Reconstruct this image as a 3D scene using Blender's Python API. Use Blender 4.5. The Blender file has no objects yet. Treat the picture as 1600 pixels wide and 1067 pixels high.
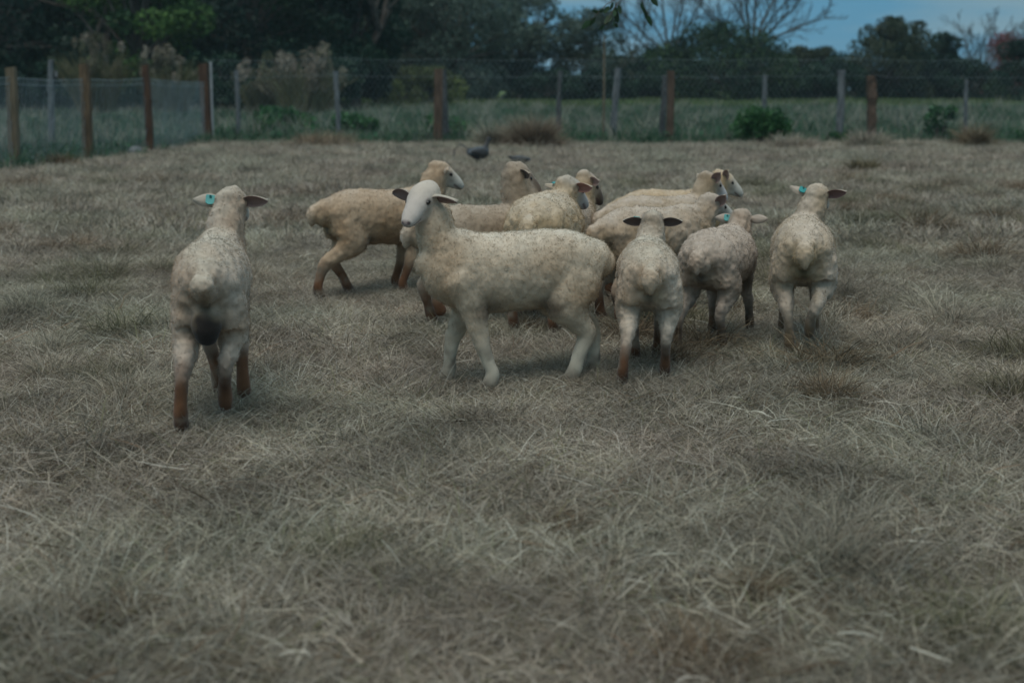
import bpy, math, random
import numpy as np
from mathutils import Vector, Matrix

# ------------------------------------------------------------------ camera
SC = bpy.context.scene
COL = SC.collection
CAM_H = 1.35
F_PX = 2222.0
PITCH = math.atan(395.5 / F_PX)
cam_d = bpy.data.cameras.new("camera")
cam_d.sensor_width = 36.0
cam_d.lens = 50.0
cam_d.clip_start = 0.05
cam_d.clip_end = 6000
cam_d.dof.use_dof = True
cam_d.dof.focus_distance = 6.9
cam_d.dof.aperture_fstop = 2.25
cam = bpy.data.objects.new("camera", cam_d)
COL.objects.link(cam)
cam.location = (0, 0, CAM_H)
cam.rotation_euler = (math.pi / 2 - PITCH, 0, 0)
SC.camera = cam

# ------------------------------------------------------------------ world, sun, exposure
SUN_EL, SUN_AZ = math.radians(68), math.radians(200)
world = bpy.data.worlds.new("World")
SC.world = world
world.use_nodes = True
wn, wl = world.node_tree.nodes, world.node_tree.links
wn.clear()
w_out = wn.new("ShaderNodeOutputWorld")
w_sky = wn.new("ShaderNodeTexSky")
w_sky.sky_type = 'NISHITA'
w_sky.sun_disc = False
w_sky.sun_elevation = SUN_EL
w_sky.sun_rotation = SUN_AZ
w_bg = wn.new("ShaderNodeBackground")
w_bg.inputs['Strength'].default_value = 0.05
wl.new(w_sky.outputs[0], w_bg.inputs[0])
# cloud layer over the clear sky: dull blue at the horizon, paler overhead, streaked
w_tc = wn.new("ShaderNodeTexCoord")
w_map = wn.new("ShaderNodeMapping"); w_map.inputs['Scale'].default_value = (1.2, 1.2, 7.0)
w_map.inputs['Location'].default_value = (0.4, 0.15, 0.3)
wl.new(w_tc.outputs['Generated'], w_map.inputs[0])
w_noi = wn.new("ShaderNodeTexNoise"); w_noi.inputs['Scale'].default_value = 4.2
w_noi.inputs['Detail'].default_value = 5; w_noi.inputs['Roughness'].default_value = 0.5
wl.new(w_map.outputs[0], w_noi.inputs[0])
w_ramp = wn.new("ShaderNodeValToRGB")
w_ramp.color_ramp.elements[0].position = 0.42; w_ramp.color_ramp.elements[0].color = (0.085, 0.275, 0.435, 1)
w_ramp.color_ramp.elements[1].position = 0.60; w_ramp.color_ramp.elements[1].color = (0.195, 0.335, 0.420, 1)
wl.new(w_noi.outputs[0], w_ramp.inputs[0])
w_sep = wn.new("ShaderNodeSeparateXYZ"); wl.new(w_tc.outputs['Generated'], w_sep.inputs[0])
w_el = wn.new("ShaderNodeMapRange")
w_el.inputs['From Min'].default_value = 0.08; w_el.inputs['From Max'].default_value = 0.9
wl.new(w_sep.outputs['Z'], w_el.inputs[0])
w_up = wn.new("ShaderNodeMix"); w_up.data_type = 'RGBA'      # paler grey zenith, unseen, added to light the ground
wl.new(w_el.outputs[0], w_up.inputs['Factor']); wl.new(w_ramp.outputs[0], w_up.inputs['A'])
w_up.inputs['B'].default_value = (0.48, 0.60, 0.665, 1)
w_bg2 = wn.new("ShaderNodeBackground")
wl.new(w_up.outputs['Result'], w_bg2.inputs[0])
w_mix = wn.new("ShaderNodeMixShader"); w_mix.inputs[0].default_value = 0.93
wl.new(w_bg.outputs[0], w_mix.inputs[1]); wl.new(w_bg2.outputs[0], w_mix.inputs[2])
wl.new(w_mix.outputs[0], w_out.inputs[0])

sun_d = bpy.data.lights.new("sun", 'SUN')
sun_d.energy = 1.5
sun_d.angle = math.radians(38)
sun_d.color = (1.0, 0.91, 0.80)
sun = bpy.data.objects.new("sun", sun_d)
COL.objects.link(sun)
sun_dir = Vector((math.sin(SUN_AZ) * math.cos(SUN_EL), math.cos(SUN_AZ) * math.cos(SUN_EL), math.sin(SUN_EL)))
sun.rotation_euler = sun_dir.to_track_quat('Z', 'Y').to_euler()
sun.location = (0, -5, 12)

vs = SC.view_settings
vs.view_transform = 'Standard'; vs.look = 'None'; vs.gamma = 1; vs.use_curve_mapping = False
vs.exposure = 0.0
SC.cycles.max_bounces = 5
SC.cycles.diffuse_bounces = 3
SC.cycles.transmission_bounces = 2
SC.cycles.volume_bounces = 0

HAZE = True

# ------------------------------------------------------------------ helpers
def ray(px, py):
    a = np.array([(px - 800) / F_PX, 1.0, -(py - 533.5) / F_PX])
    c, s = math.cos(PITCH), math.sin(PITCH)
    return np.array([a[0], a[1] * c + a[2] * s, -a[1] * s + a[2] * c])

def hash3(ix, iy, iz, seed):
    n = (ix * 73856093) ^ (iy * 19349663) ^ (iz * 83492791) ^ (seed * 2654435761 & 0x7fffffff)
    n = (n ^ (n >> 13)) * 1274126177 & 0x7fffffff
    n = (n ^ (n >> 16)) & 0xffff
    return n / 65535.0

def vnoise(p, scale, seed=0):
    p = np.asarray(p, float) * scale + 1000.0
    i = np.floor(p).astype(np.int64); f = p - i
    f = f * f * (3 - 2 * f)
    r = 0
    for dx in (0, 1):
        wx = f[:, 0] if dx else 1 - f[:, 0]
        for dy in (0, 1):
            wy = f[:, 1] if dy else 1 - f[:, 1]
            for dz in (0, 1):
                wz = f[:, 2] if dz else 1 - f[:, 2]
                r = r + wx * wy * wz * hash3(i[:, 0] + dx, i[:, 1] + dy, i[:, 2] + dz, seed)
    return r * 2 - 1

def ground_z(x, y):
    x = np.atleast_1d(np.asarray(x, float)); y = np.atleast_1d(np.asarray(y, float))
    p = np.stack([x, y, x * 0], 1)
    b = 0.034 * vnoise(p, 1.3, 3) + 0.024 * vnoise(p, 3.1, 5) + 0.03 * vnoise(p, 0.25, 9)
    b = b + 0.03 * np.exp(-((y - 32.6) / 1.3) ** 2) * (0.6 + 0.6 * vnoise(p, 0.45, 10))
    t = np.clip((y - 38) / 55, 0, 1)
    far = 0.55 * t * t * (3 - 2 * t)
    return b + far

def gz(x, y):
    return float(ground_z(x, y)[0])

def at(px, dist, dz=0.0):
    """ground point seen at pixel column px, `dist` metres from the camera along the view"""
    x = (px - 800) / F_PX * dist / math.cos(PITCH) * 0.985
    return Vector((x, dist, gz(x, dist) + dz))

def new_mesh_obj(name, verts, faces, mat=None, parent=None, smooth=False, cols=None):
    me = bpy.data.meshes.new(name)
    verts = np.asarray(verts, dtype=np.float32)
    if isinstance(faces, np.ndarray) and faces.ndim == 2:
        n, k = faces.shape
        me.vertices.add(len(verts)); me.vertices.foreach_set("co", verts.ravel())
        me.loops.add(n * k); me.loops.foreach_set("vertex_index", faces.astype(np.int32).ravel())
        me.polygons.add(n)
        me.polygons.foreach_set("loop_start", np.arange(0, n * k, k, dtype=np.int32))
        me.polygons.foreach_set("loop_total", np.full(n, k, dtype=np.int32))
        me.update(calc_edges=True)
    else:
        me.from_pydata([tuple(map(float, v)) for v in verts], [], faces)
    if cols is not None:
        a = me.color_attributes.new("col", 'FLOAT_COLOR', 'POINT')
        c = np.ones((len(verts), 4), np.float32); c[:, :3] = cols
        a.data.foreach_set("color", c.ravel())
    if smooth:
        me.polygons.foreach_set("use_smooth", np.ones(len(me.polygons), dtype=bool))
    me.validate()
    o = bpy.data.objects.new(name, me)
    if mat: me.materials.append(mat)
    if parent: o.parent = parent
    return o

def link(o):
    COL.objects.link(o); return o

def tag(o, label=None, cat=None, group=None, kind=None):
    if label: o['label'] = label
    if cat: o['category'] = cat
    if group: o['group'] = group
    if kind: o['kind'] = kind
    return o

def empty(name, loc, rz=0.0):
    e = bpy.data.objects.new(name, None); e.empty_display_size = 0.2
    e.location = loc; e.rotation_euler = (0, 0, rz)
    COL.objects.link(e); return e

def mat_new(name):
    m = bpy.data.materials.new(name); m.use_nodes = True
    nt = m.node_tree
    return m, nt, nt.nodes["Principled BSDF"]

def attr_mat(name, rough=0.9, noise_scale=0, noise_amt=0.0, bump=0.0, bump_scale=200, tint=(1, 1, 1), world_scale=0, world_amt=0.0, spec=0.2, sheen=0.0, transl=0.0, drift=None):
    """material coloured by the mesh's colour attribute, varied by procedural noise"""
    m, nt, b = mat_new(name)
    n, l = nt.nodes, nt.links
    a = n.new("ShaderNodeAttribute"); a.attribute_name = "col"
    cur = a.outputs['Color']
    def mul(cur, fac_socket, lo, hi):
        mr = n.new("ShaderNodeMapRange"); mr.inputs['From Min'].default_value = 0.3; mr.inputs['From Max'].default_value = 0.7
        mr.inputs['To Min'].default_value = lo; mr.inputs['To Max'].default_value = hi
        l.new(fac_socket, mr.inputs[0])
        mx = n.new("ShaderNodeVectorMath"); mx.operation = 'SCALE'
        l.new(cur, mx.inputs[0]); l.new(mr.outputs[0], mx.inputs['Scale'])
        return mx.outputs[0]
    if noise_amt:
        tc = n.new("ShaderNodeTexCoord")
        t = n.new("ShaderNodeTexNoise"); t.inputs['Scale'].default_value = noise_scale; t.inputs['Detail'].default_value = 4
        l.new(tc.outputs['Object'], t.inputs[0])
        cur = mul(cur, t.outputs[0], 1 - noise_amt, 1 + noise_amt)
    if world_amt:
        g = n.new("ShaderNodeNewGeometry")
        t = n.new("ShaderNodeTexNoise"); t.inputs['Scale'].default_value = world_scale; t.inputs['Detail'].default_value = 5
        l.new(g.outputs['Position'], t.inputs[0])
        cur = mul(cur, t.outputs[0], 1 - world_amt, 1 + world_amt)
    if drift:
        g = n.new("ShaderNodeNewGeometry")
        t = n.new("ShaderNodeTexNoise"); t.inputs['Scale'].default_value = 0.55; t.inputs['Detail'].default_value = 4
        l.new(g.outputs['Position'], t.inputs[0])
        rp = n.new("ShaderNodeValToRGB"); rp.color_ramp.elements[0].position = 0.38; rp.color_ramp.elements[1].position = 0.62
        rp.color_ramp.elements[0].color = (*drift[0], 1); rp.color_ramp.elements[1].color = (*drift[1], 1)
        l.new(t.outputs[0], rp.inputs[0])
        dm = n.new("ShaderNodeVectorMath"); dm.operation = 'MULTIPLY'; l.new(cur, dm.inputs[0]); l.new(rp.outputs[0], dm.inputs[1]); cur = dm.outputs[0]
    tn = n.new("ShaderNodeVectorMath"); tn.operation = 'MULTIPLY'; tn.inputs[1].default_value = tint
    l.new(cur, tn.inputs[0]); cur = tn.outputs[0]
    l.new(cur, b.inputs['Base Color'])
    b.inputs['Roughness'].default_value = rough
    b.inputs['Specular IOR Level'].default_value = spec
    if sheen:
        b.inputs['Sheen Weight'].default_value = sheen
    if bump:
        tc = n.new("ShaderNodeTexCoord")
        t = n.new("ShaderNodeTexNoise"); t.inputs['Scale'].default_value = bump_scale; t.inputs['Detail'].default_value = 3
        l.new(tc.outputs['Object'], t.inputs[0])
        bm = n.new("ShaderNodeBump"); bm.inputs['Strength'].default_value = bump; bm.inputs['Distance'].default_value = 0.01
        l.new(t.outputs[0], bm.inputs['Height']); l.new(bm.outputs[0], b.inputs['Normal'])
    if transl:
        tr = n.new("ShaderNodeBsdfTranslucent"); l.new(cur, tr.inputs[0])
        ms = n.new("ShaderNodeMixShader"); ms.inputs[0].default_value = transl
        out = n["Material Output"]
        l.new(b.outputs[0], ms.inputs[1]); l.new(tr.outputs[0], ms.inputs[2]); l.new(ms.outputs[0], out.inputs[0])
    return m

def plain_mat(name, col, col2=None, scale=8, rough=0.85, stretch=(1, 1, 1), bump=0.3, spec=0.25):
    m, nt, b = mat_new(name)
    n, l = nt.nodes, nt.links
    tc = n.new("ShaderNodeTexCoord")
    mp = n.new("ShaderNodeMapping"); mp.inputs['Scale'].default_value = stretch
    t = n.new("ShaderNodeTexNoise"); t.inputs['Scale'].default_value = scale; t.inputs['Detail'].default_value = 6
    l.new(tc.outputs['Object'], mp.inputs[0]); l.new(mp.outputs[0], t.inputs[0])
    r = n.new("ShaderNodeValToRGB")
    r.color_ramp.elements[0].position = 0.35; r.color_ramp.elements[1].position = 0.65
    r.color_ramp.elements[0].color = (*col, 1); r.color_ramp.elements[1].color = (*(col2 or col), 1)
    l.new(t.outputs[0], r.inputs[0]); l.new(r.outputs[0], b.inputs['Base Color'])
    b.inputs['Roughness'].default_value = rough; b.inputs['Specular IOR Level'].default_value = spec
    if bump:
        bm = n.new("ShaderNodeBump"); bm.inputs['Strength'].default_value = bump; bm.inputs['Distance'].default_value = 0.02
        l.new(t.outputs[0], bm.inputs['Height']); l.new(bm.outputs[0], b.inputs['Normal'])
    return m

# ------------------------------------------------------------------ ground
FENCE_Y = 34.6
CORNER_X = -7.35
def left_fence_x(y):      # the left wire fence runs toward the camera
    return CORNER_X - (35.2 - y) * 0.088

def spaced(lo, hi, step0, growth, centre=0.0):
    out = [centre]; s = step0; v = centre
    while v < hi: v += s; s *= growth; out.append(min(v, hi))
    neg = []; s = step0; v = centre
    while v > lo: v -= s; s *= growth; neg.append(max(v, lo))
    return np.array(neg[::-1] + out)

xs = spaced(-400, 400, 0.10, 1.035)
ys = spaced(-100, 640, 0.10, 1.025, 6.0)
X, Y = np.meshgrid(xs, ys)
Z = ground_z(X.ravel(), Y.ravel())
nv = len(xs)
idx = np.arange(len(xs) * len(ys)).reshape(len(ys), nv)
fc = np.stack([idx[:-1, :-1].ravel(), idx[:-1, 1:].ravel(), idx[1:, 1:].ravel(), idx[1:, :-1].ravel()], 1)
gv = np.stack([X.ravel(), Y.ravel(), Z], 1)

inside = (gv[:, 1] < FENCE_Y - 0.9) & (gv[:, 0] > left_fence_x(gv[:, 1]))
nz = vnoise(gv * [1, 1, 0], 0.5, 12)[:, None]; nz2 = vnoise(gv * [1, 1, 0], 2.3, 13)[:, None]
dry = np.array([0.10, 0.085, 0.06]) * (1 + 0.25 * nz + 0.2 * nz2)
grn = np.array([0.050, 0.085, 0.045]) * (1 + 0.3 * nz + 0.2 * nz2)
yel = np.array([0.13, 0.19, 0.055])
ft = np.clip((gv[:, 1] - 66) / 8, 0, 1)[:, None]
grn = grn * (1 - ft) + yel * ft
gc = np.where(inside[:, None], dry, grn)
m_ground = attr_mat("ground_soil", 0.95, bump=0.6, bump_scale=30, world_scale=6, world_amt=0.35)
tag(link(new_mesh_obj("ground", gv, fc, m_ground, None, True, gc)), kind='structure')

# distant hills, seen faintly above the right tree line
def ridge(name, y, x0, x1, peak, seed, depth=160):
    n = 60; vv = []; ff = []
    x = np.linspace(x0, x1, n)
    prof = np.clip(np.sin(np.linspace(0.05, math.pi - 0.05, n)) ** 0.8, 0, 1) * peak * (0.8 + 0.3 * vnoise(np.stack([x, x * 0, x * 0], 1), 0.012, seed) + 0.08 * vnoise(np.stack([x, x * 0, x * 0], 1), 0.05, seed))
    rows = 7
    for j in range(rows):
        t = j / (rows - 1)
        h = math.sin(t * math.pi / 2)
        for i in range(n):
            vv.append((x[i] + 3 * random.uniform(-1, 1), y + depth * t, 0.2 + prof[i] * h))
    for j in range(rows - 1):
        for i in range(n - 1):
            a = j * n + i; ff.append((a, a + 1, a + n + 1, a + n))
    o = link(new_mesh_obj(name, vv, ff, plain_mat("hill_forest", (0.03, 0.06, 0.05), (0.05, 0.09, 0.07), 0.05, bump=0), None, True))
    tag(o, kind='structure')
random.seed(4)
#ridge("hills", 470, 95, 330, 17, 7, 90)

# ------------------------------------------------------------------ grass
def blades(n, radius, lmin, lmax, wmin, wmax, el_lo, el_hi, droop, pal, weights, seed, seg=3, centre_bias=0.5, outward=0.0, kink=0.0, z0=(-0.005, 0.01)):
    """n ribbon blades in a disc; returns verts, quads, colours"""
    r = np.random.default_rng(seed)
    rad = radius * r.random(n) ** centre_bias; th = r.random(n) * 2 * math.pi
    p = np.stack([rad * np.cos(th), rad * np.sin(th), r.uniform(z0[0], z0[1], n)], 1)
    az = r.random(n) * 2 * math.pi
    az = np.where(r.random(n) < outward, th + r.normal(0, 0.5, n), az)
    el = np.radians(r.uniform(el_lo, el_hi, n))
    L = r.uniform(lmin, lmax, n); w = r.uniform(wmin, wmax, n) * 0.5
    dr = np.radians(droop) * r.uniform(0.4, 1.3, n)
    turn = r.normal(0, 0.35, n)
    roll = r.uniform(-1.2, 1.2, n)
    V = np.zeros((n, (seg + 1) * 2, 3))
    cur = p.copy()
    for k in range(seg + 1):
        d = np.stack([np.cos(az) * np.cos(el), np.sin(az) * np.cos(el), np.sin(el)], 1)
        side = np.stack([-np.sin(az), np.cos(az), np.zeros(n)], 1)
        up = np.cross(d, side)
        s = side * np.cos(roll)[:, None] + up * np.sin(roll)[:, None]
        ww = w * (1 - 0.75 * (k / seg) ** 2)
        V[:, 2 * k] = cur + s * ww[:, None]; V[:, 2 * k + 1] = cur - s * ww[:, None]
        cur = cur + d * (L / seg)[:, None]
        cur[:, 2] = np.maximum(cur[:, 2], 0.004)
        el = el - dr / seg; az = az + turn / seg + (r.normal(0, kink, n) if kink else 0)
    base = (np.arange(n) * (seg + 1) * 2)[:, None]
    F = []
    for k in range(seg):
        F.append(np.concatenate([base + 2 * k, base + 2 * k + 1, base + 2 * k + 3, base + 2 * k + 2], 1))
    F = np.concatenate(F, 0)
    pal = np.array(pal); ci = r.choice(len(pal), n, p=np.array(weights) / sum(weights))
    c = pal[ci] * r.uniform(0.7, 1.25, (n, 1))
    C = np.repeat(c, (seg + 1) * 2, 0)
    return V.reshape(-1, 3), F, C

def join(parts):
    V, F, C = [], [], []; o = 0
    for v, f, c in parts:
        V.append(v); F.append(f + o); C.append(c); o += len(v)
    return np.concatenate(V), np.concatenate(F), np.concatenate(C)

DRY = [(0.45, 0.40, 0.32), (0.37, 0.335, 0.285), (0.28, 0.245, 0.19), (0.18, 0.13, 0.09), (0.21, 0.21, 0.12), (0.56, 0.53, 0.46)]
DRYW = [4, 4, 2.5, 1.2, 0.8, 1.2]
m_dry = attr_mat("dry_straw", 0.8, world_scale=1.6, world_amt=0.42, tint=(0.94, 0.96, 0.97), spec=0.2, transl=0.15, drift=((0.96, 1.0, 0.95), (1.06, 1.0, 0.98)))
m_green = attr_mat("weed_leaves", 0.75, world_scale=0.5, world_amt=0.35, spec=0.25, transl=0.2)

def proto_collection(name, meshes, mat):
    c = bpy.data.collections.new(name)
    for i, (v, f, col) in enumerate(meshes):
        o = new_mesh_obj("grass_clump", v, f, mat, None, False, col)
        c.objects.link(o)
    return c

def scatter(name, coll, pts, rot, scl, idx, mat):
    me = bpy.data.meshes.new(name)
    me.from_pydata([tuple(map(float, p)) for p in pts], [], [])
    for nm, dat, ty in (("rz", rot, 'FLOAT'), ("scl", scl, 'FLOAT'), ("pick", idx, 'INT')):
        a = me.attributes.new(nm, ty, 'POINT'); a.data.foreach_set("value", np.asarray(dat, np.float32 if ty == 'FLOAT' else np.int32))
    me.materials.append(mat)
    o = bpy.data.objects.new(name, me); COL.objects.link(o)
    ng = bpy.data.node_groups.new(name + "_nodes", 'GeometryNodeTree')
    ng.interface.new_socket("Geometry", in_out='INPUT', socket_type='NodeSocketGeometry')
    ng.interface.new_socket("Geometry", in_out='OUTPUT', socket_type='NodeSocketGeometry')
    n, l = ng.nodes, ng.links
    gi = n.new('NodeGroupInput'); go = n.new('NodeGroupOutput')
    ci = n.new('GeometryNodeCollectionInfo'); ci.inputs['Collection'].default_value = coll
    ci.inputs['Separate Children'].default_value = True; ci.inputs['Reset Children'].default_value = True
    ip = n.new('GeometryNodeInstanceOnPoints')
    ip.inputs['Pick Instance'].default_value = True
    def na(nm, ty):
        a = n.new('GeometryNodeInputNamedAttribute'); a.data_type = ty; a.inputs['Name'].default_value = nm
        return a.outputs['Attribute']
    cx = n.new('ShaderNodeCombineXYZ'); l.new(na("rz", 'FLOAT'), cx.inputs['Z'])
    l.new(gi.outputs[0], ip.inputs['Points']); l.new(ci.outputs[0], ip.inputs['Instance'])
    l.new(na("pick", 'INT'), ip.inputs['Instance Index'])
    l.new(cx.outputs[0], ip.inputs['Rotation']); l.new(na("scl", 'FLOAT'), ip.inputs['Scale'])
    l.new(ip.outputs[0], go.inputs[0])
    md = o.modifiers.new("scatter", 'NODES'); md.node_group = ng
    return o

rg = np.random.default_rng(11)
def jitter_grid(x_fn, y0, y1, step):
    pts = []
    y = y0
    while y < y1:
        a, b = x_fn(y)
        n = max(1, int((b - a) / step))
        xx = a + (np.arange(n) + rg.random(n)) * (b - a) / n
        yy = y + rg.random(n) * step
        pts.append(np.stack([xx, yy], 1)); y += step
    return np.concatenate(pts)

# near, fine straw
near_protos = []
for i in range(8):
    near_protos.append(join([
        blades(880, 0.45, 0.035, 0.12, 0.0012, 0.0026, -6, 48, 22, DRY, DRYW, 100 + i, 3, 0.6, kink=0.2),
        blades(70, 0.20, 0.07, 0.16, 0.0014, 0.0028, 25, 75, 60, DRY, DRYW, 200 + i, 4, 0.8, outward=0.8),
        blades(10, 0.45, 0.08, 0.22, 0.003, 0.0075, -2, 30, 18, [DRY[5], DRY[0], DRY[3]], [3, 3, 1], 300 + i, 4, 0.6, kink=0.35),
    ]))
c_near = proto_collection("near_grass_source", near_protos, m_dry)
P = jitter_grid(lambda y: (-0.42 * y - 1.2, 0.42 * y + 1.2), 1.6, 12.5, 0.27)
keep = P[:, 0] > left_fence_x(P[:, 1])
P = P[keep]
zz = ground_z(P[:, 0], P[:, 1])
sc = rg.uniform(0.75, 1.25, len(P)) * (1 + 0.25 * vnoise(np.stack([P[:, 0], P[:, 1], zz], 1), 1.1, 31))
tag(scatter("dry_grass", c_near, np.column_stack([P, zz]), rg.random(len(P)) * 6.28, sc, rg.integers(0, 8, len(P)), m_dry), kind='stuff')

# scattered tussocks that break the mat: pale, brown and olive ones
OLV = [(0.15, 0.145, 0.085), (0.22, 0.20, 0.13), (0.30, 0.27, 0.20)]
BRN = [(0.20, 0.14, 0.09), (0.28, 0.21, 0.14), (0.13, 0.10, 0.07)]
PAL = [(0.48, 0.43, 0.34), (0.38, 0.35, 0.29), (0.30, 0.26, 0.20)]
tuss = []
for i in range(9):
    pal_ = (OLV, BRN, PAL)[i % 3]
    tuss.append(join([blades(420, 0.13, 0.08, 0.21, 0.0014, 0.0032, 25, 85, 85, pal_, [1, 1, 1], 900 + i, 4, 0.7, outward=0.6, kink=0.12),
                      blades(300, 0.26, 0.05, 0.14, 0.0014, 0.0030, 0, 50, 40, pal_, [1, 1, 1], 950 + i, 3, 0.6, kink=0.2)]))
c_tuss = proto_collection("tussock_source", tuss, m_dry)
P = jitter_grid(lambda y: (-0.42 * y - 1.2, 0.42 * y + 1.2), 2.2, 20, 0.62)
P = P[P[:, 0] > left_fence_x(P[:, 1]) + 0.2]
P = P[vnoise(np.column_stack([P, P[:, :1] * 0]), 0.9, 77) > -0.15]
zz = ground_z(P[:, 0], P[:, 1])
tag(scatter("grass_tussocks", c_tuss, np.column_stack([P, zz]), rg.random(len(P)) * 6.28, rg.uniform(0.5, 1.35, len(P)) * np.clip(0.6 + P[:, 1] / 16, 0.7, 1.2), rg.integers(0, 9, len(P)), m_dry), kind='stuff')

# far, coarser straw up to the fence
far_protos = []
for i in range(6):
    far_protos.append(join([
        blades(800, 0.8, 0.06, 0.15, 0.004, 0.008, 0, 62, 45, DRY, DRYW, 400 + i, 2, 0.55),
        blades(130, 0.30, 0.10, 0.22, 0.004, 0.008, 35, 85, 70, DRY, DRYW, 500 + i, 3, 0.8, outward=0.7),
    ]))
c_far = proto_collection("far_grass_source", far_protos, m_dry)
P = jitter_grid(lambda y: (-0.42 * y - 1.5, 0.42 * y + 1.5), 12.0, FENCE_Y - 1.1, 0.5)
P = P[P[:, 0] > left_fence_x(P[:, 1])]
zz = ground_z(P[:, 0], P[:, 1])
nzz = vnoise(np.stack([P[:, 0], P[:, 1], zz], 1), 0.5, 33)
edge = np.clip((P[:, 1] - 27) / 7, 0, 1)
sc = rg.uniform(0.7, 1.2, len(P)) * (1 + 0.25 * nzz + 0.12 * edge)
tag(scatter("dry_grass", c_far, np.column_stack([P, zz]), rg.random(len(P)) * 6.28, sc, rg.integers(0, 6, len(P)), m_dry), kind='stuff')

# rough green meadow beyond the fence
GRN = [(0.046, 0.128, 0.066), (0.033, 0.090, 0.050), (0.082, 0.140, 0.080), (0.17, 0.17, 0.14)]
wp = []
for i in range(6):
    wp.append(join([
        blades(420, 1.1, 0.15, 0.42, 0.008, 0.020, 35, 88, 60, GRN, [4, 3, 2.5, 2.5], 600 + i, 2, 0.55),
        blades(26, 0.8, 0.08, 0.18, 0.03, 0.06, 10, 70, 30, GRN, [4, 3, 0.5, 0.1], 700 + i, 2, 0.6, z0=(0.05, 0.25)),
        blades(22 if i < 3 else 4, 0.25, 0.35, 0.7, 0.010, 0.02, 60, 89, 25, [(0.36, 0.36, 0.30), (0.28, 0.27, 0.20)], [1, 1], 750 + i, 2, 0.6),
    ]))
c_weed = proto_collection("meadow_source", wp, m_green)
P1 = jitter_grid(lambda y: (-0.44 * y - 2, 0.44 * y + 3), FENCE_Y - 0.6, 68, 0.95)
P2 = jitter_grid(lambda y: (-0.44 * y - 2, left_fence_x(y) - 0.2), 19.0, FENCE_Y + 0.3, 0.8)
P = np.concatenate([P1, P2])
zz = ground_z(P[:, 0], P[:, 1])
sc = rg.uniform(0.6, 1.15, len(P)) * (1 + 0.3 * vnoise(np.stack([P[:, 0], P[:, 1], zz], 1), 0.3, 35))
tag(scatter("meadow_grass", c_weed, np.column_stack([P, zz]), rg.random(len(P)) * 6.28, sc, rg.integers(0, 6, len(P)), m_green), kind='stuff')
YEL = [(0.11, 0.17, 0.06), (0.08, 0.13, 0.055), (0.15, 0.18, 0.09)]
c_yel = proto_collection("far_meadow_source", [blades(500, 1.6, 0.12, 0.3, 0.03, 0.06, 35, 85, 50, YEL, [3, 2, 1], 800 + i, 2, 0.55) for i in range(4)], m_green)
P = jitter_grid(lambda y: (-0.44 * y - 2, 0.44 * y + 3), 68, 96, 1.6)
zz = ground_z(P[:, 0], P[:, 1])
tag(scatter("far_meadow_grass", c_yel, np.column_stack([P, zz]), rg.random(len(P)) * 6.28, rg.uniform(0.7, 1.2, len(P)), rg.integers(0, 4, len(P)), m_green), kind='stuff')

# ------------------------------------------------------------------ trees
def tube(pts, rad, n=6):
    pts = np.array(pts, float); V = []; F = []
    for i, p in enumerate(pts):
        t = pts[min(i + 1, len(pts) - 1)] - pts[max(i - 1, 0)]; t /= np.linalg.norm(t) + 1e-9
        a = np.array([0, 0, 1.0]) if abs(t[2]) < 0.9 else np.array([1.0, 0, 0])
        u = np.cross(t, a); u /= np.linalg.norm(u); v = np.cross(t, u)
        for k in range(n):
            th = 2 * math.pi * k / n
            V.append(p + (u * math.cos(th) + v * math.sin(th)) * rad[i])
    for i in range(len(pts) - 1):
        for k in range(n):
            a = i * n + k; b = i * n + (k + 1) % n
            F.append((a, b, b + n, a + n))
    return np.array(V), np.array(F)

def tubes(list_, n=5):
    V = []; F = []; o = 0
    for pts, rad in list_:
        v, f = tube(pts, rad, n); V.append(v); F.append(f + o); o += len(v)
    return np.concatenate(V), np.concatenate(F)

def grow(r, base, h, spread, levels=3, kids=4, thick=0.14, lean=(0, 0), split=0.35, up=0.35, wob=0.13):
    """recursive limb skeleton; returns list of (pts, radii) and the tips"""
    limbs = []; tips = []
    def rec(p, d, L, rad, lev):
        pts = [p.copy()]; q = p.copy(); dd = d.copy(); n = 4
        for k in range(n):
            dd = dd + r.normal(0, wob, 3) + np.array([0, 0, up * 0.08]); dd /= np.linalg.norm(dd)
            q = q + dd * L / n; pts.append(q.copy())
        limbs.append((pts, [max(0.012, rad * (1 - 0.6 * k / n)) for k in range(n + 1)]))
        if lev == 0:
            tips.append(q); return
        for k in range(kids):
            t = r.uniform(split, 1.0); i = min(int(t * n), n - 1)
            s = pts[i] + (pts[i + 1] - pts[i]) * (t * n - i)
            a = r.normal(0, 1, 3); a -= a.dot(dd) * dd; a /= np.linalg.norm(a)
            nd = dd * r.uniform(0.45, 0.9) + a * spread + np.array([0, 0, up]); nd /= np.linalg.norm(nd)
            rec(s, nd, L * r.uniform(0.5, 0.78), rad * 0.48, lev - 1)
        tips.append(q)
    d0 = np.array([lean[0], lean[1], 1.0]); d0 /= np.linalg.norm(d0)
    rec(np.array(base, float), d0, h, thick, levels)
    return limbs, tips

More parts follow.
